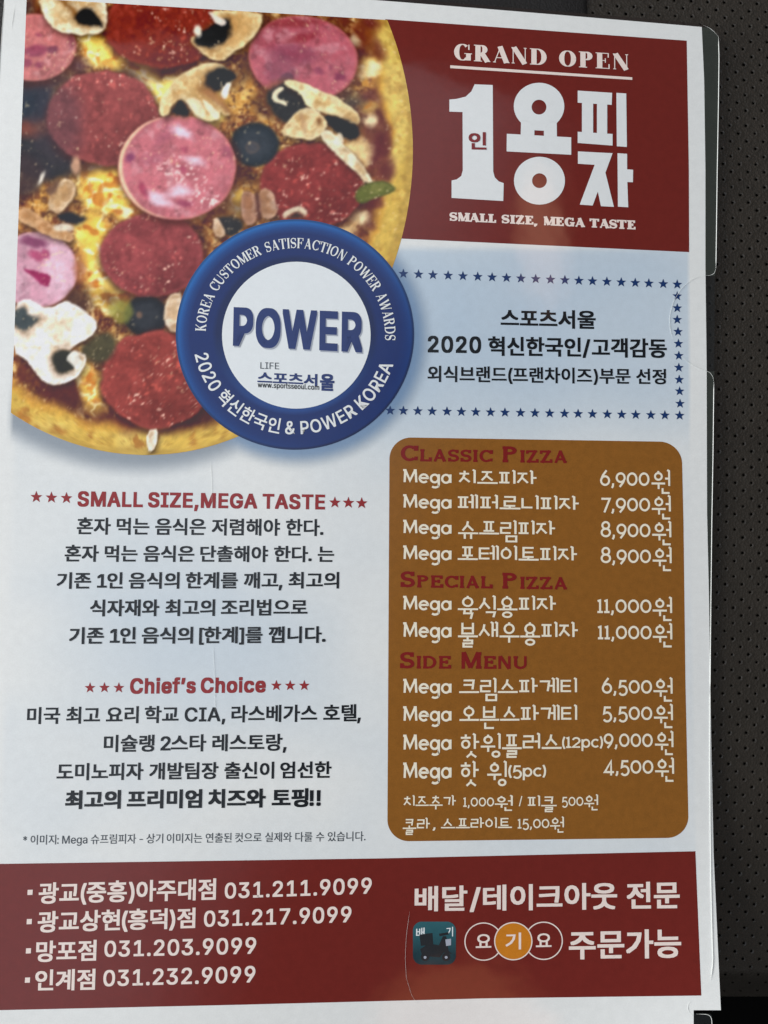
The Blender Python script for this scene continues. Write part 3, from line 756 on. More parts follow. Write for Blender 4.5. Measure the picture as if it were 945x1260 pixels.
    mixc(h*ell(214, 206, 71, 62, 0, 1, .2)[0]*0 + (ell(218, 206, 72, 64, 0, 1.5, .2)[0]-ell(222, 206, 71, 64.5, 0, 2, .2)[0]).clip(0, 1), (226, 186, 152))
    spot(h, 162, 195, 4, 7, 0, (120, 58, 92)); spot(h, 175, 233, 4, 9, -25, (148, 56, 80)); spot(h, 229, 250, 10, 4, 10, (140, 62, 86)); spot(h, 223, 211, 5, 4, 40, (156, 70, 92)); spot(h, 225, 185, 4, 3, 0, (160, 74, 94)); spot(h, 278, 188, 6, 8, -30, (140, 72, 92), .6); spot(h, 205, 155, 5, 3, 30, (160, 84, 98), .7); spot(h, 186, 195, 16, 8, -30, (160, 84, 100), .6, 5); spot(h, 202, 168, 14, 6, -40, (150, 82, 100), .5, 5)
    for a in [(237, 199, 12, 5, 8), (197, 243, 17, 8, 25), (222, 162, 14, 7, 25), (223, 236, 14, 5, 0)]: mixc(h*ell(*a, 5, 1.6)[0]*.75, (232, 214, 230))
    cl = np.maximum(ell(255, 243, 20, 14, 0, 7, 1)[0], ell(225, 212, 34, 18, 15, 9, 1)[0]*.8)
    mixc(h*cl*sm(fbm(x, y, 3.4, 281, 2), .6, .74), (242, 206, 200))
    h = ham(45, 332, 50, 46, (194, 142, 158), 300)
    mixc(h*ell(72, 330, 18, 36, 0, 12, 1)[0]*.6, (226, 192, 206))
    spot(h, 42, 298, 16, 6, 8, (112, 52, 82)); spot(h, 45, 314, 11, 6, 25, (160, 62, 96)); spot(h, 56, 311, 7, 5, 40, (150, 56, 90))
    m, _ = pol([(26, 327), (45, 332), (64, 337), (65, 352), (56, 354), (42, 342)], 2, 1.2); mixc(m*h, (140, 40, 80))
    shade(100, 330, 9, 20, 0, (160, 96, 60), .7, 5); shade(97, 372, 16, 14, 20, (70, 46, 40), .85)
    # mushrooms
    def mush(pts, seed, col=(226, 208, 168), k=1.0, soft=1.6, tan=1.0):
        mixc(pol([(px+2, py+5) for px, py in pts], 7, .8)[0]*.75, (44, 28, 22))
        m, d = pol(pts, soft, .8)
        base = np.array(col, float); mixc(m*k, base)
        mixc(m*sm(d, 2.5, 10)*.55*tan, base*(.86, .74, .56)); mixc(m*sm(fbm(x, y, 18, seed+51, 2), .5, .66)*.5*tan, base*(.74, .58, .40)); mixc(m*sm(fbm(x, y, 7, seed+31, 3), .55, .75)*.35, base*(.8, .72, .6)); mixc(m*sm(fbm(x, y, 16, seed), .46, .72)*.5, base*(.86, .76, .62)); mixc(m*sm(fbm(x, y, 12, seed+4), .5, .72)*.55, np.minimum(base*1.1+22, 250)); mixc(m*sm(fbm(x+y*.4, y*2, 9, seed+8), .6, .8)*.35, base*(.72, .62, .5))
        mixc(m*sm(d, 3.5, .5)*.35, np.minimum(base*1.12+10, 246))
        return m
    def gill(pts, col=(24, 27, 32), k=.97, soft=2.6):
        gx_, gy_ = sum(p[0] for p in pts)/len(pts), sum(p[1] for p in pts)/len(pts)
        pts = [(gx_+(p[0]-gx_)*1.16, gy_+(p[1]-gy_)*1.16) for p in pts]
        mixc(pol([(gx_+(p[0]-gx_)*1.25, gy_+(p[1]-gy_)*1.25) for p in pts], 7, 1.1)[0]*.55, (126, 80, 42))
        mixc(pol(pts, max(soft, 3.4), 1.2)[0]*k, col)
    mush([(43, -6), (52, 16), (62, 30), (78, 41), (98, 44), (115, 43), (130, 37), (133, 22), (129, 2), (110, -6)], 320, (226, 214, 184))
    gill([(72, -4), (80, 2), (92, 14), (104, 28), (98, 26), (84, 12), (72, 2)], (120, 78, 40), .8); gill([(93, 22), (106, 12), (115, 14), (128, 31), (116, 33), (102, 31)])
    mush([(256, 12), (322, 15), (320, 33), (302, 54), (280, 75), (262, 75), (246, 66), (236, 52), (238, 44), (247, 50), (262, 57), (275, 48), (280, 32), (266, 26)], 330, (218, 194, 146))
    gill([(243, 49), (258, 34), (272, 26), (282, 31), (276, 49), (262, 58), (247, 56)]); mixc(pol([(280, 30), (300, 22), (316, 24), (296, 50), (276, 62)], 5, 1)[0]*.4, (190, 140, 84))
    mixc(pol([(256, 13), (266, 20), (279, 27), (275, 34), (266, 30), (260, 22)], 1.5, .6)[0], (214, 200, 186)); mixc(ell(245, 39, 4.5, 8, -15, 2, 1)[0], (226, 214, 192))
    mush([(196, 131), (204, 113), (214, 103), (230, 88), (250, 78), (268, 78), (281, 86), (287, 97), (284, 104), (270, 108), (262, 106), (258, 116), (284, 138), (280, 142), (268, 136), (270, 145), (262, 149), (245, 145), (230, 124), (216, 124), (209, 140), (200, 143)], 340, (222, 202, 156))
    gill([(252, 100), (262, 88), (277, 85), (286, 92), (286, 98), (274, 104), (266, 110), (257, 108)]); gill([(213, 141), (221, 126), (226, 126), (236, 141)])
    mixc(pol([(276, 103), (285, 101), (283, 112), (278, 124), (270, 118)], 1.6, .6)[0], (232, 226, 212)); gill([(250, 113), (262, 110), (280, 130), (284, 138), (270, 132)], (150, 98, 60), .6)
    mixc(pol([(227, 122), (244, 120), (254, 140), (248, 148), (238, 140)], 1.6, .6)[0]*.7, (232, 218, 186)); mixc(pol([(248, 122), (256, 126), (272, 144), (264, 148), (252, 134)], 1.6, .6)[0]*.8, (238, 228, 202))
    gill([(333, 122), (338, 110), (352, 104), (374, 112), (380, 130), (364, 142), (345, 146)], (40, 42, 44), .95, 4)
    mush([(349, 98), (368, 100), (390, 108), (414, 120), (438, 136), (444, 150), (438, 156), (424, 146), (402, 138), (382, 132), (368, 112), (350, 107)], 350, (222, 204, 158))
    mixc(pol([(335, 124), (336, 112), (346, 106), (350, 110), (341, 116), (342, 122), (352, 124), (355, 131), (347, 128)], 1.2, .4)[0], (226, 210, 176))
    gill([(404, 142), (420, 146), (438, 156), (437, 168), (426, 168), (412, 160), (403, 154)])
    mush([(343, 165), (352, 148), (366, 136), (384, 130), (398, 140), (404, 154), (396, 166), (380, 172), (362, 168)], 360, (214, 194, 152))
    gill([(392, 148), (396, 146), (396, 154), (392, 155)], (110, 70, 40)); mixc(pol([(368, 140), (374, 136), (378, 160), (370, 166)], 2, 1)[0]*.5, (170, 130, 96))
    mush([(394, 166), (400, 160), (412, 164), (430, 186), (462, 222), (452, 225), (438, 214), (410, 186)], 370, (222, 208, 178)); mixc(ell(418, 170, 4.5, 6, 20, 2, 1)[0]*.9, (226, 212, 186))
    m, d = pol([(440, 250), (436, 238), (446, 227), (468, 221), (482, 226), (489, 234), (478, 240), (462, 242), (448, 250)], 2, .5); mixc(m, (92, 96, 44)); mixc(m*sm(fbm(x, y, 10, 390), .5, .7)*.6, (128, 126, 66)); mixc(m*sm(d, 4, 0)*.4, (60, 62, 34))
    mush([(296, 236), (306, 234), (316, 240), (318, 262), (312, 278), (302, 278), (297, 260)], 400, (172, 134, 116)); mush([(318, 234), (330, 232), (338, 246), (340, 264), (330, 272), (320, 268)], 410, (178, 144, 124)); gill([(315, 238), (319, 238), (320, 266), (316, 272)], (84, 50, 48))
    gill([(268, 272), (280, 266), (296, 272), (296, 282), (276, 288)], (44, 44, 46)); mush([(263, 272), (268, 268), (272, 276), (278, 288), (268, 294), (262, 284)], 420, (196, 166, 138))
    mixc(pol([(346, 262), (356, 256), (370, 254), (378, 262), (376, 268), (366, 260), (354, 264), (350, 270)], 1.5, .5)[0], (206, 190, 164)); gill([(352, 268), (362, 262), (374, 270)], (40, 40, 44), .8)
    mush([(24, 254), (44, 262), (62, 274), (92, 290), (84, 298), (60, 290), (40, 278), (22, 272)], 430, (186, 146, 106)); mush([(58, 256), (62, 238), (72, 226), (84, 218), (94, 228), (92, 244), (80, 258), (74, 263)], 440, (206, 182, 150)); gill([(56, 240), (64, 226), (74, 222), (66, 240)], (92, 66, 56), .8)
    gill([(74, 262), (90, 262), (106, 266), (98, 274), (80, 272)], (34, 36, 42)); mixc(ell(79, 279, 10, 5, 0, 2, 1)[0]*.9, (216, 204, 182)); mixc(ell(93, 203, 6, 10, -15, 3, 1)[0]*.9, (196, 150, 120)); mixc(ell(51, 219, 2.5, 8, 25, 1.5, .6)[0]*.9, (222, 214, 198))
    mush([(17, 374), (36, 367), (46, 374), (58, 380), (76, 372), (90, 370), (104, 384), (121, 400), (110, 414), (92, 424), (86, 431), (104, 434), (108, 446), (98, 462), (84, 471), (68, 474), (54, 470), (44, 458), (34, 444), (16, 434)], 450, (238, 234, 228), tan=.2)
    gill([(17, 386), (26, 380), (34, 380), (36, 388), (50, 388), (40, 398), (32, 406), (22, 402)], (58, 66, 68)); gill([(66, 446), (72, 434), (86, 430), (96, 438), (94, 452), (80, 458), (70, 456)], (42, 42, 36)); mixc(pol([(82, 442), (90, 430), (98, 432), (97, 440), (104, 446), (96, 458), (88, 448)], 1.5, .6)[0]*.9, (226, 220, 208))
    mixc(ell(72, 424, 30, 24, 0, 10, 1)[0]*ell(60, 410, 60, 60, 0, 3, 1)[0]*.0, (240, 236, 230))
    mush([(204, 372), (214, 362), (226, 362), (226, 408), (214, 410), (204, 398)], 460, (214, 194, 172)); mush([(180, 528), (194, 527), (192, 545), (187, 555), (179, 553)], 470, (226, 216, 200))
    # grease and fine texture of the photograph
    C *= (1 + .20*(n_fine-.5) + .08*(fbm(x, y, 2.6, 500, 2)-.5))[:, None]
    m1, *_ = ell(300, 275, 44, 24, 0, 10, 2); 
    sp = sm(fbm(x, y, 3.2, 520, 2), .74, .84)*sm(fbm(x, y, 30, 530), .45, .6)
    mixc(sp*.55, (232, 206, 160))
    G = C.reshape(nv, nu, 3)
    for ax in (0, 1):                               # the softness of an enlarged photograph
        G = (np.roll(G, 1, ax) + 2.4*G + np.roll(G, -1, ax))/4.4
    G[[0, -1]] = C.reshape(nv, nu, 3)[[0, -1]]; G[:, [0, -1]] = C.reshape(nv, nu, 3)[:, [0, -1]]
    C = np.clip(G.reshape(-1, 3), 3, 246)
    col = np.clip((lin(C)*1.14-.021)/K_LIGHT, .004, .88)
    fs = [(j*nu+i, j*nu+i+1, (j+1)*nu+i+1, (j+1)*nu+i) for j in range(nv-1) for i in range(nu-1)]
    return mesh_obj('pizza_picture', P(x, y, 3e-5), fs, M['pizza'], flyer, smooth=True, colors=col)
pizza = build_pizza()
pizza['label'] = 'photo print of a round pizza with ham, pepperoni, mushrooms and olives'

# ---- red header with the shop title
def header_left(y): return np.maximum(ECX + ERX*np.sqrt(np.clip(1-((np.asarray(y, float)-ECY)/ERY)**2, 0, 1)) - 2.0, 0)
header = panel('header_panel', M['red'], header_left, right_print, lin2((466, 23), (845, 50)), lin2((488, 293.3), (848, 310.2)), 70, 50, 2.4e-5)
header['label'] = 'dark red header block with white lettering'
T = 7e-5
pr = Print(T); roman_text(pr, 'GRAND OPEN', 558.7, 53.4, 73.8, 773.5, 67.0, 86.2, th=.27, tn=.05, sl=.075, st=.05, gap=.1); pr.build('heading_text', M['pinkwhite'], header)
pr = Print(T); pr.grid(np.tile(np.linspace(554, 778, 30), (2, 1)), np.stack([np.linspace(80.3, 95.1, 30), np.linspace(83.8, 98.3, 30)])); pr.build('underline', M['pinkwhite'], header)
pr = Print(T)
def tq(pts): return [(540 + px/3.635, 90 + py/3.635) for px, py in pts]
pr.poly(tq([(160, 50), (241, 53), (243, 440), (250, 466), (268, 484), (290, 492), (288, 572), (57, 558), (57, 480), (80, 475), (100, 460), (107, 435), (106, 174), (47, 172), (47, 118), (80, 115), (120, 105), (145, 82)]))
c0 = 540 + 448/3.635; pr.ring(c0, 90+148/3.635, 113/3.635, 105/3.635, 33/3.635, 33/3.635, c0, 90+152/3.635)
pr.poly(tq([(368, 192), (428, 215), (427, 281), (366, 276)])); pr.poly(tq([(469, 215), (527, 192), (528, 285), (470, 282)])); pr.poly(tq([(420, 205), (478, 205), (478, 258), (420, 255)]))
pr.poly(tq([(304, 271), (592, 287), (592, 365), (303, 350)]))
c1 = 540 + 450/3.635; pr.ring(c1, 90+481/3.635, 114/3.635, 107/3.635, 33/3.635, 33/3.635)
for q in ([(621, 78), (775, 88), (773, 142), (621, 132)], [(621, 262), (777, 272), (777, 324), (621, 312)], [(640, 130), (690, 133), (690, 267), (640, 264)], [(707, 134), (753, 137), (753, 271), (707, 268)], [(794, 88), (838, 91), (841, 330), (796, 327)],
          [(622, 350), (777, 358), (745, 445), (783, 598), (725, 595), (711, 530), (688, 592), (630, 588), (697, 410), (622, 405)], [(799, 358), (842, 361), (842, 430), (869, 432), (868, 488), (843, 487), (847, 600), (801, 597)]):
    pr.poly(tq(q))
title = pr.build('title_text', M['white'], header)
text_obj('title_insert', M['maroon'], header, T+7e-5, (('인', 576.5, 162, 184, 598.5, 162.5, 184.5), dict(bold=.035)))
pr = Print(T); roman_text(pr, 'SMALL SIZE, MEGA TASTE', 553, 261, 271.6, 782, 271.4, 282.4, th=.32, tn=.14, sl=.085, st=.15, gap=.07); pr.build('slogan_text', M['pinkwhite'], header)

# ---- award badge
BX, BY, BRX, BRY = 362.8, 411.6, 146.6, 141.8
def build_badge():
    radii = [0.0, .3, .55, .6, .628, .64, .66, .7, .8, .88, .93, .955, .975, .99, 1.0]
    n = 120; V, Cc, fs = [], [], []
    for r in radii:
        for i in range(n):
            a = 2*math.pi*i/n; c, s = math.cos(a), math.sin(a)
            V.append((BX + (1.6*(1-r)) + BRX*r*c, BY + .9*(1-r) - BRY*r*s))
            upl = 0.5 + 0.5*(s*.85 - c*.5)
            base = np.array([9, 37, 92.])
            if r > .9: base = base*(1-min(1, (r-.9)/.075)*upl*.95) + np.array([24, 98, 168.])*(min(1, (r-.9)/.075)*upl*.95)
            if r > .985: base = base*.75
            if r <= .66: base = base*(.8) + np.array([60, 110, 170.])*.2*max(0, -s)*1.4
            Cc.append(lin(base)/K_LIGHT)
    for j in range(len(radii)-1):
        for i in range(n):
            k = (i+1) % n; fs.append((j*n+i, j*n+k, (j+1)*n+k, (j+1)*n+i))
    V = np.array(V)
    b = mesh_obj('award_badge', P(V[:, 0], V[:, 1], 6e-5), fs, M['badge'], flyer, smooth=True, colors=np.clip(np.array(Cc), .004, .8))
    b['label'] = 'round dark blue award badge with white centre'
    return b
badge = build_badge()
pr = Print(9e-5)
IX, IY, IRX, IRY = 364.6, 412.4, 91.4, 90.4
pr.disc(IX, IY, IRX, IRY, 96); pr.build('badge_centre', M['badge_white'], badge)
pr = Print(1.2e-4); text(pr, 'POWER', 288.4, 380, 426.6, 447.4, 386.6, 435.0, bold=.052, latin=True); pr.build('badge_word_shadow', M['shadow'], badge)
pr = Print(1.5e-4); text(pr, 'POWER', 287, 378.4, 424.8, 446, 385, 433.2, bold=.052, latin=True); pr.build('badge_word', M['blue'], badge)
text_obj('badge_small_text', M['grey'], badge, 1.3e-4, (('LIFE', 320.3, 445.6, 453.6, 343.4, 446.4, 454.4), dict(latin=True, bold=.004)))
text_obj('badge_publisher_text', M['blue'], badge, 1.3e-4, (('스포츠서', 316.8, 456.8, 472.0, 390.5, 460.2, 475.4), dict(bold=.04)), (('울', 393.6, 459.4, 480.6, 411.5, 460.2, 481.4), dict(bold=.05)))
text_obj('badge_web_text', M['black'], badge, 1.6e-4, (('www.sportsseoul.com', 317, 470.0, 476.4, 392.6, 473.4, 479.8), dict(latin=True, bold=.02)))
def polar(v, s0, s1, a0, a1, base_r, hgt, up_in):
    u = (v[:, 0]-s0)/(s1-s0); a = np.radians(a0 + (a1-a0)*u)
    r = base_r + (-1 if up_in else 1)*v[:, 1]*hgt
    kx, ky = BRX/144.2, BRY/144.2
    return BX + .6 + r*kx*np.cos(a), BY + .4 - r*ky*np.sin(a)
pr = Print(1.1e-4)
parts, mid, tot = roman_parts('KOREA CUSTOMER SATISFACTION POWER AWARDS', .19, .075, .055, .06, .1)
tot -= .1
for v, f in parts:
    x, y = polar(v, 0, tot, 177.5, -3.5, 108.5, 12.8, False); pr.add(list(zip(x, y)), f)
pr.build('badge_upper_text', M['white'], badge)
pr = Print(1.1e-4)
lay = compose('2020 혁신한국인 & POWER KOREA', .02)
_a = np.concatenate([v for v, f in lay])
for v, f in lay:
    x, y = polar(v, _a[:, 0].min(), _a[:, 0].max(), 191.5, 342.5, 124.0, 21.5, True)
    pr.add(list(zip(x, y)), f)
pr.build('badge_lower_text', M['white'], badge)

# ---- award notice with its star border
pr = Print()
tx = [33, 71, 107, 145, 182, 219, 255, 291, 327, 364, 401, 437, 472, 506, 542, 578, 613, 647, 683, 718]
for v in tx: px = 480 + v*.492; pr.star(px, 336.8 + (px-496)*.0391, 6.4)
for vx, vy in [(718, 151), (718, 181), (718, 210), (720, 240), (721, 270), (722, 300), (722, 330), (723, 360), (724, 389), (725, 420)]: pr.star(480+vx*.492, 290+vy*.492, 6.2)
bx = [0, 33, 69, 105, 142, 178, 214, 251, 287, 326, 362, 399, 436, 470, 506, 543, 579, 614, 652, 687, 724]
for v in bx: px = 480 + v*.492; pr.star(px, 505.4 + (px-496)*.0172, 6.4)
pr.build('star_border', M['navy'], flyer)
text_obj('award_notice_text', M['black'], flyer, 4e-5,
    (('스포츠서울', 616, 379.6, 402.4, 733, 382.2, 405.0), dict(bold=.036)),
    (('2020', 526.3, 413.4, 433.4, 592, 414.4, 434.6), dict(bold=.04, latin=True)),
    (('혁신한국인/고객감동', 600.5, 413.8, 437.6, 820.5, 416.6, 440.6), dict(bold=.034)),
    (('외식브랜드(프랜차이즈)부문 선정', 526, 449.6, 469.8, 819.5, 453.8, 473.0), dict(bold=.028)))

# ---- slogan paragraphs on the white ground
pr = Print()
for trio in ([(44.6, 611.6), (63.2, 612.3), (81.7, 612.9)], [(412, 618.4), (428.7, 618.7), (445, 619.2)]):
    pr = Print()
    for sx_, sy_ in trio: pr.star(sx_, sy_, 7.6)
    pr.build('star_row', M['redtext'], flyer)
text_obj('slogan_heading', M['redtext'], flyer, 4e-5, (('SMALL SIZE,MEGA TASTE', 95.4, 604.6, 623.0, 400, 608.8, 626.8), dict(bold=.05, latin=True)))
text_obj('slogan_paragraph', M['black'], flyer, 4e-5,
    (('혼자 먹는 음식은 저렴해야 한다.', 94.5, 636.6, 657.6, 398, 638.6, 659.6), dict(bold=.03)),
    (('혼자 먹는 음식은 단촐해야 한다. 는', 79.5, 670.4, 691.2, 411, 671.8, 691.8), dict(bold=.03)),
    (('기존 1인 음식의 한계를 깨고, 최고의', 69.7, 704, 724.6, 417.2, 703.6, 724.0), dict(bold=.03)),
    (('식자재와 최고의 조리법으로', 110.7, 737.6, 758.4, 378.2, 737, 757.4), dict(bold=.03)),
    (('기존 1인 음식의 [한계]를 깹니다.', 85.0, 771.6, 792.6, 400.5, 770.4, 791.0), dict(bold=.03)))
pr = Print()
for trio in ([(110.7, 846.4), (128.4, 846.2), (146.2, 846.4)], [(340, 843.6), (357, 843.6), (374.4, 843.6)]):
    pr = Print()
    for sx_, sy_ in trio: pr.star(sx_, sy_, 7.0, 0)
    pr.build('star_row', M['redtext'], flyer)
text_obj('chef_heading', M['redtext'], flyer, 4e-5, (('Chief’s Choice', 160, 834.8, 853.6, 327, 833.4, 851.8), dict(bold=.055, latin=True)))
text_obj('chef_paragraph', M['black'], flyer, 4e-5,
    (('미국 최고 요리 학교 CIA, 라스베가스 호텔,', 33.3, 870, 891.0, 444, 866.2, 887.6), dict(bold=.03)),
    (('미슐랭 2스타 레스토랑,', 127.7, 904.2, 925.4, 352.6, 902.6, 923.8), dict(bold=.03)),
    (('도미노피자 개발팀장 출신이 엄선한', 69.7, 939, 960.4, 407.8, 936.6, 957.4), dict(bold=.03)),
    (('최고의 프리미엄 치즈와 토핑!!', 80.2, 972.6, 995.6, 394.6, 969.6, 993), dict(bold=.045)))
text_obj('footnote_text', M['grey'], flyer, 4e-5, (('* 이미지: Mega 슈프림피자 - 상기 이미지는 연출된 컷으로 실제와 다룰 수 있습니다.', 28.2, 1027.4, 1039.6, 449.6, 1022.8, 1034.8), dict(bold=.006)))

# ---- brown menu panel
def rounded_panel():
    pr = Print(2.6e-5)
    U, V = np.meshgrid(np.linspace(0, 1, 60), np.concatenate([.0543*(1-np.cos(np.linspace(0, math.pi/2, 22))), np.linspace(.06, .94, 40), 1-.0543*(1-np.cos(np.linspace(math.pi/2, 0, 22)))]))
    yt, yb = 538.5, 1036.0
    hgt = yb-yt; vv = V*hgt; rad = 27.0
    d = np.minimum(vv, hgt-vv)
    ins = np.where(d < rad, rad - np.sqrt(np.clip(rad**2-(rad-d)**2, 0, None)), 0)
    yc = yt + vv
    xl = 479.2 - (yc-560)*.0055 + ins; xr = interp(yc, [(540, 838.8), (640, 841.0), (840, 843.4), (1010, 847), (1036, 847.6)]) - ins
    X = xl*(1-U) + xr*U
    k = (X-480)/365.0
    Y = yc + k*((1-V)*6.0 + V*(-4.6)) - .6
    pr.grid(X, Y)
    return pr.build('menu_panel', M['brown'], flyer, smooth=True)
menu = rounded_panel(); menu['label'] = 'brown menu panel with rounded corners and cream price list'
def heading(s, xl, tl, bl, xr, tr, br):
    pr = Print(T); roman_text(pr, s, xl, tl, bl, xr, tr, br, th=.21, tn=.17, sl=.035, st=.17, gap=.12, small=.77)
    pr.build('menu_heading', M['maroon'], menu)
heading('CLASSIC PIZZA', 493, 547.8, 567.4, 697.4, 550, 569.8)
heading('SPECIAL PIZZA', 492.8, 702.8, 722.6, 697.6, 705.8, 725.4)
heading('SIDE MENU', 492.2, 802.2, 822.6, 648, 802.6, 823.2)
rows = [  # Hangul name, x range, cap top and base of the row, price, figure x range, base, won x range
    ('치즈피자', 564.2, 660.2, 578.4, 593.2, '6,900', 738.3, 799.2, 596.6, 801.6, 824.6),
    ('페퍼로니피자', 563.4, 712.2, 609.4, 624.4, '7,900', 740, 800, 628.0, 802, 825.4),
    ('슈프림피자', 563.8, 683, 640.8, 655.8, '8,900', 739, 800.4, 659.8, 802.4, 826),
    ('포테이토피자', 563.2, 710, 672.4, 687.8, '8,900', 739, 801, 691.6, 803, 826.4),
    ('육식용피자', 563.4, 684, 734.4, 749.8, '11,000', 735, 801.6, 753, 803, 827),
    ('불새우용피자', 563.6, 711, 767, 783.4, '11,000', 735.6, 801.8, 785.4, 803.2, 827.2),
    ('크림스파게티', 565, 710, 836.6, 852.4, '6,500', 740.4, 802.4, 852.2, 804, 827.6),
    ('오븐스파게티', 565.4, 710.2, 870.4, 886.8, '5,500', 741.8, 802.6, 884.8, 804.6, 828),
    ('핫윙플러스', 567, 691, 905.4, 922.2, '9,000', 742.8, 803.2, 918, 805.8, 828.6),
    ('핫 윙', 567, 623.6, 939.8, 957.2, '4,500', 742, 804, 950.8, 806, 829.4)]
for i, (nm, x0, x1, tp, bs, prc, p0, p1, pb, w0, w1) in enumerate(rows):
    sl = .016 - (bs-590)*.016/230
    pr = Print(T)
    stroke_text(pr, 'Mega', 496, tp, bs, 555.6, tp+60*sl, bs+60*sl, w=.17)
    yy = lambda b, xx: b + (xx-496)*sl
    stroke_text(pr, nm, x0, yy(tp, x0), yy(bs, x0)-.6, x1, yy(tp, x1), yy(bs, x1)-.6, w=.15)
    if i == 8: stroke_text(pr, '(12pc)', 691.6, 906, 919.4, 742, 905.4, 918.8, w=.16)
    if i == 9: stroke_text(pr, '(5pc)', 625.4, 941, 955.0, 672, 940.6, 954.4, w=.16)
    pr.build('menu_item_text', M['cream'], menu)
    pr = Print(T)
    stroke_text(pr, prc, p0, pb-16.6, pb, p1, pb-16.4, pb+.4, w=.155)
    stroke_text(pr, '원', w0, pb-16.4, pb+.6, w1, pb-16.2, pb+.8, w=.145)
    pr.build('price_text', M['cream'], menu)
pr = Print(T)
for s, a in (('치즈추가', (496.5, 980.2, 991, 561, 980, 990.6)), ('1,000', (570, 980.6, 992, 608, 980.4, 991.6)), ('원', (608.8, 980, 991, 631, 980, 991)), ('/', (638.4, 980.2, 991, 642.8, 980, 990.8)), ('피클', (649.4, 980.4, 991.4, 685, 980.2, 991.2)), ('500', (691.6, 979.8, 991.2, 717.8, 979.6, 991)), ('원', (718.6, 979.2, 990.4, 736, 979, 990.2))):
    stroke_text(pr, s, *a, w=.15)
for s, a in (('콜라', (495.6, 1008, 1019.2, 529, 1007.8, 1019)), (',', (532, 1008, 1019.4, 536, 1008, 1019.4)), ('스프라이트', (542.6, 1007.6, 1018.4, 630, 1007, 1018)), ('15,00', (637, 1007, 1018.6, 676, 1006.8, 1018.4)), ('원', (676.8, 1006.6, 1017.8, 694, 1006.4, 1017.6))):
    stroke_text(pr, s, *a, w=.15)
pr.build('menu_note_text', M['cream'], menu)

# ---- red contact strip
strip = panel('contact_panel', M['red'], lambda y: left_print(y) - 16, right_print,
              lambda x: interp(x, [(-40, 1063.6), (0, 1063), (470, 1056.2), (857, 1047.4), (900, 1046.6)]),
              lambda x: interp(x, [(-40, 1243.6), (0, 1243), (300, 1236.2), (600, 1228.4), (862, 1225), (900, 1224.6)]), 150, 40, 2.4e-5)
strip['label'] = 'dark red contact strip with shop phone numbers'
pr = Print(T)
for bx_, by_ in [(37, 1098), (36, 1134), (35, 1170), (33.8, 1206)]: pr.poly([(bx_-2.9, by_-3.1), (bx_+3.3, by_-3.3), (bx_+2.9, by_+3.1), (bx_-3.3, by_+3.3)])
pr.build('bullet_marks', M['pinkwhite'], strip)
for ln in (
    [(('광교(중흥)아주대점', 47.6, 1086, 1112.4, 265.8, 1080.6, 1107.2), dict(bold=.03)), (('031.211.9099', 276.6, 1086.6, 1105.6, 457.4, 1080, 1099.4), dict(bold=.026, latin=True))],
    [(('광교상현(흥덕)점', 46.4, 1121.2, 1147.8, 240.4, 1116.6, 1142), dict(bold=.03)), (('031.217.9099', 251, 1121, 1140.4, 432.4, 1115.2, 1134.6), dict(bold=.026, latin=True))],
    [(('망포점', 44.4, 1157.6, 1184, 118.6, 1156.2, 1182.2), dict(bold=.03)), (('031.203.9099', 128.5, 1158, 1177.4, 315.2, 1153.4, 1173.4), dict(bold=.026, latin=True))],
    [(('인계점', 43.2, 1193, 1219.2, 117.2, 1191.8, 1218), dict(bold=.03)), (('031.232.9099', 127.2, 1194, 1213.6, 314.2, 1188.6, 1208.6), dict(bold=.026, latin=True))]):
    text_obj('phone_line_text', M['pinkwhite'], strip, T, *ln)
text_obj('delivery_text', M['pinkwhite'], strip, T, (('배달/테이크아웃 전문', 510.2, 1090.6, 1121.4, 836.4, 1084.0, 1118), dict(bold=.03)))
text_obj('order_text', M['pinkwhite'], strip, T, (('주문가능', 700, 1145, 1180.6, 838.2, 1142.6, 1178.6), dict(bold=.03)))
for k, (cx_, ch) in enumerate([(595, '요'), (631.6, '기'), (669, '요')]):
    cy_ = 1158.6 - k*.5; hh = T + (4e-5 if k == 1 else 0)
    pr = Print(hh); pr.disc(cx_, cy_, 23.2)
    disc = pr.build('round_badge', M['orange'] if k == 1 else M['red'], strip)
    pr = Print(hh + 1.2e-5); pr.ring(cx_, cy_, 23.6, 23.6, 22.2, 22.2, n=56); pr.build('badge_outline', M['pinkwhite'], disc)
    pr = Print(hh + 1.6e-5); text(pr, ch, cx_-9.6, cy_-10.4, cy_+10.4, cx_+9.6, cy_-10.8, cy_+10.0, bold=.02); pr.build('badge_letter', M['pinkwhite'], disc)
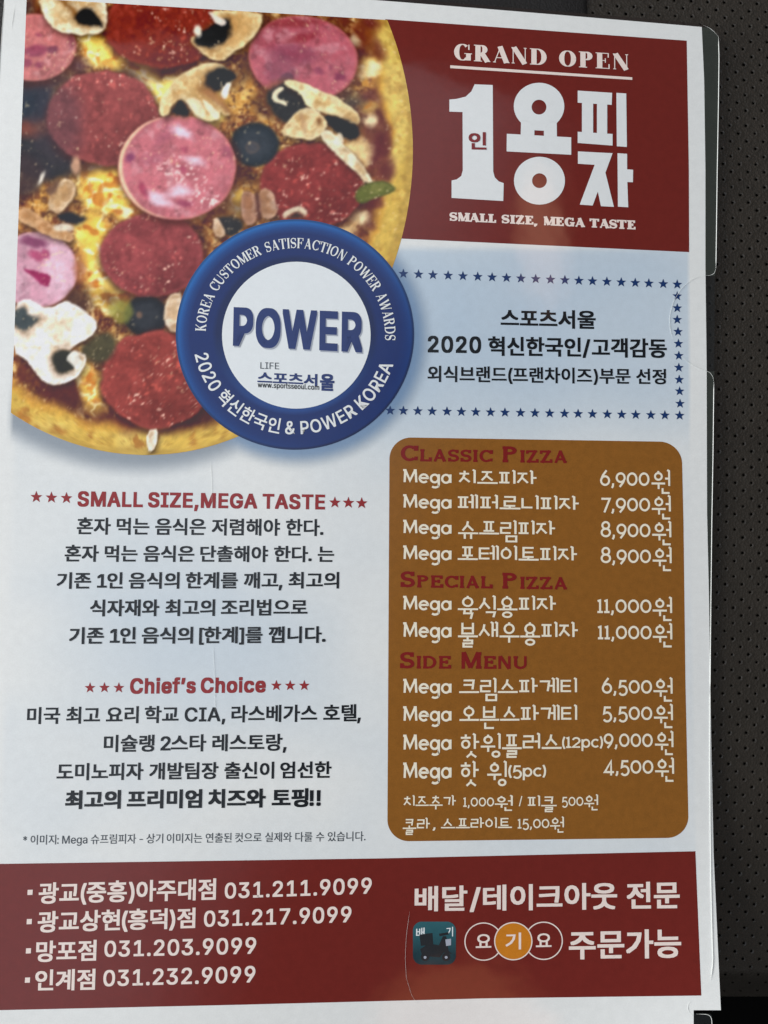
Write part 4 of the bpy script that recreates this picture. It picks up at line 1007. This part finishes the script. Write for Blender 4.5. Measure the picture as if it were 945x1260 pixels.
def build_icon():
    x0, y0, x1, y1, r = 508, 1134, 561, 1187, 11
    pts = [((x0+x1)/2, (y0+y1)/2)]
    for cx_, cy_, a0 in ((x1-r, y0+r, 0), (x0+r, y0+r, 90), (x0+r, y1-r, 180), (x1-r, y1-r, 270)):
        for i in range(9):
            a = math.radians(a0 + (-90 + 90 + i*90/8)); pts.append((cx_ + r*math.cos(a), cy_ - r*math.sin(a)))
    pts = np.array(pts); n = len(pts)-1
    cc = [(32, 70, 78)] + [(44, 88, 96) if p[1] < 1150 else (24, 48, 56) for p in pts[1:]]
    ic = mesh_obj('app_icon', P(pts[:, 0], pts[:, 1], T), [(0, 1+i, 1+(i+1) % n) for i in range(n)], M['teal'], strip, colors=lin(np.array(cc))/K_LIGHT)
    text_obj('icon_letter', M['badge_white'], ic, T+2e-5, (('배', 512, 1141.6, 1154.6, 522.5, 1141.2, 1154.2), dict(bold=.02)), (('기', 549, 1140.6, 1152.6, 557.5, 1140.2, 1152.2), dict(bold=.02)))
    pr = Print(T+2.4e-5)      # a plain delivery scooter
    pr.disc(523, 1177.5, 5.2, 5.2, 20); pr.disc(549, 1177.5, 5.2, 5.2, 20)
    pr.poly([(517, 1168), (527, 1161), (540, 1163), (545, 1152), (549, 1152), (552, 1170), (556, 1174), (546, 1172), (541, 1178), (527, 1177), (519, 1174)])
    pr.poly([(516, 1150), (532, 1148), (533, 1162), (518, 1164)]); pr.poly([(540, 1149), (552, 1147), (552, 1150), (541, 1152)])
    pr.build('scooter_symbol', M['dark'], ic)
    pr = Print(T+4.4e-5); pr.poly([(548, 1156), (555, 1155), (555, 1163), (549, 1164)]); pr.disc(523, 1178, 1.8, 1.8, 12); pr.disc(549, 1178, 1.8, 1.8, 12); pr.build('scooter_light', M['shadow'], ic)
build_icon()

# ---- clear film of the sleeve around the sheet
def film_mat(name, fac, col, rough=.12):
    m = bpy.data.materials.new(name); m.use_nodes = True
    n, l = m.node_tree.nodes, m.node_tree.links; b = n['Principled BSDF']
    b.inputs['Base Color'].default_value = (*col, 1); b.inputs['Roughness'].default_value = rough
    t = n.new('ShaderNodeTexCoord'); no = n.new('ShaderNodeTexNoise'); no.inputs['Scale'].default_value = 160; l.new(t.outputs['Object'], no.inputs['Vector'])
    mr = n.new('ShaderNodeMapRange'); l.new(no.outputs[0], mr.inputs[0]); mr.inputs[3].default_value = fac-.1; mr.inputs[4].default_value = fac+.1
    tr = n.new('ShaderNodeBsdfTransparent'); tr.inputs[0].default_value = (.9, .93, .92, 1)
    mx = n.new('ShaderNodeMixShader'); l.new(mr.outputs[0], mx.inputs[0]); l.new(tr.outputs[0], mx.inputs[1]); l.new(b.outputs[0], mx.inputs[2])
    l.new(mx.outputs[0], n['Material Output'].inputs['Surface'])
    return m
FILM = film_mat('clear_film', .8, (.046, .054, .047)); FILM1 = film_mat('single_film', .38, (.03, .033, .035)); FILMT = film_mat('dusky_film', .7, (.03, .022, .02))
EDGE = bpy.data.materials.new('film_edge_glint'); EDGE.use_nodes = True
_b = EDGE.node_tree.nodes['Principled BSDF']; _t = EDGE.node_tree.nodes.new('ShaderNodeTexNoise'); _t.inputs['Scale'].default_value = 300
_r = EDGE.node_tree.nodes.new('ShaderNodeMapRange'); _r.inputs[3].default_value = .1; _r.inputs[4].default_value = .3
EDGE.node_tree.links.new(_t.outputs[0], _r.inputs[0]); EDGE.node_tree.links.new(_r.outputs[0], _b.inputs['Roughness'])
_b.inputs['Base Color'].default_value = (.86, .88, .84, 1)  # near-white colour puts the highlights into the clear film edges

def film_outer(y): return interp(y, [(33, 872), (38, 878), (45, 884), (60, 884.6), (120, 884), (210, 882.4), (330, 880.6), (336, 880), (340, 879.4), (455, 879), (470, 878.4), (560, 877.2), (640, 876), (750, 874.6), (850, 873.8)])
def build_film():
    ys = np.concatenate([np.linspace(33, 50, 10), np.linspace(55, 335, 40), [339.5], np.linspace(345, 452, 18), [457], np.linspace(462, 850, 50)])
    V, fs, mi = [], [], []
    for y in ys:
        a, b = float(paper_right(y))-.3, float(film_outer(y))
        V += [(a + (max(b, a+.15)-a)*k/3, y, -2e-5) for k in range(4)]
    for j in range(len(ys)-1):
        for i in range(3):
            fs.append((j*4+i, j*4+i+1, j*4+i+5, j*4+i+4)); mi.append(1 if 339 < ys[j] < 455 else 0)
    # strip past the top edge, then the tab in the corner notch
    o = len(V); xs = np.linspace(-20, 872, 60)
    for x in xs:
        w = 4.2 if x < 850 else 4.2 - (x-850)*.1
        V += [(x, float(paper_top(x))-w, -2e-5), (x, float(paper_top(x))+.3, -2e-5)]
    for i in range(59): fs.append((o+2*i, o+2*i+2, o+2*i+3, o+2*i+1)); mi.append(2)
    o = len(V)
    for y in (1247, 1249, 1252, 1290):
        for x in (854, 862, 873.5 if y < 1248 else 876): V.append((x, y, -1e-4))
    for j in range(3):
        for i in range(2): fs.append((o+j*3+i, o+j*3+i+1, o+j*3+i+4, o+j*3+i+3)); mi.append(1)
    V = np.array(V)
    ob = mesh_obj('clear_film', P(V[:, 0], V[:, 1], V[:, 2]), fs, [FILM, FILM1, FILMT], flyer, smooth=True)
    ob.data.polygons.foreach_set('material_index', mi)
    ob['label'] = 'clear plastic film rim past the paper edge'
build_film()
def bead(paths, name, mat=None):
    """a thin pale bead along each path: film rims and creases with their glare drawn in"""
    V, fs = [], []
    for pts, r, h in paths:
        p = np.array(pts, float)
        # resample smoothly
        d = np.concatenate([[0], np.cumsum(np.hypot(*np.diff(p, axis=0).T))]); n = max(6, int(d[-1]/2.5)); t = np.linspace(0, d[-1], n)
        xs, ys = np.interp(t, d, p[:, 0]), np.interp(t, d, p[:, 1])
        for _ in range(2):
            xs[1:-1] = (xs[:-2]+2*xs[1:-1]+xs[2:])/4; ys[1:-1] = (ys[:-2]+2*ys[1:-1]+ys[2:])/4
        c = P(xs, ys, h); o = len(V); tg = np.gradient(c, axis=0); tg /= np.linalg.norm(tg, axis=1)[:, None]
        taper = np.clip(np.minimum(np.arange(n), np.arange(n)[::-1])/4.0, .25, 1)
        for i in range(n):
            s = np.cross(tg[i], (0, 0, 1.)); s /= np.linalg.norm(s)
            for k in range(6):
                a = k*math.pi/3; V.append(c[i] + (s*math.cos(a) + np.array([0, 0, 1.])*math.sin(a))*r*taper[i]*0.000245)
        for i in range(n-1):
            for k in range(6):
                k2 = (k+1) % 6; fs.append((o+i*6+k, o+i*6+k2, o+(i+1)*6+k2, o+(i+1)*6+k))
    return mesh_obj(name, V, fs, mat or EDGE, flyer, smooth=True, up=False)
for _p in [([(865, 31), (872, 33.5), (879, 39), (884, 45)], .22, 0), ([(884, 45), (884.8, 70), (884.2, 120), (882.6, 210), (881, 330)], .52, 5e-5), ([(881, 328), (880, 336), (876, 339), (866, 339)], .3, 5e-5),
      ([(866, 339), (852, 343), (838, 355), (828, 372), (823.8, 390), (824.5, 405), (828, 418)], .16, 1.6e-4), ([(838, 438), (848, 447), (862, 454), (868, 456), (874, 458), (877.6, 464), (878.4, 472)], .2, 1.6e-4),
      ([(878.4, 470), (877.4, 560), (876, 640), (874.8, 740), (873.8, 850)], .5, 8e-5), ([(873.8, 848), (873.6, 930), (874, 1010), (875, 1090), (876.4, 1150), (877.4, 1180), (876.6, 1192), (874.4, 1206)], .42, 1.8e-4),
      ([(851, 1231.5), (847, 1234), (845.5, 1240), (848, 1246), (853, 1250)], .2, 1e-4), ([(857, 1247.8), (870, 1248), (875, 1250), (876, 1256), (876.2, 1275)], .34, 1e-4),
      ([(504, 1122), (500, 1150), (498.6, 1180), (500, 1204), (507, 1226), (518, 1240)], .075, 1.8e-4), ([(5.4, 0), (3, 30), (.5, 70), (-6, 200)], .3, 0), ([(259, 566), (260.5, 590), (261, 622)], .10, 1.2e-4), ([(262, 792), (264, 830), (265, 880)], .09, 1.2e-4), ([(18, 6), (16, 22), (13.6, 37)], .13, 8e-5)]:  # lines inside the sheet: film creases with their glare drawn in pale
    bead([_p], 'film_edge_glint')
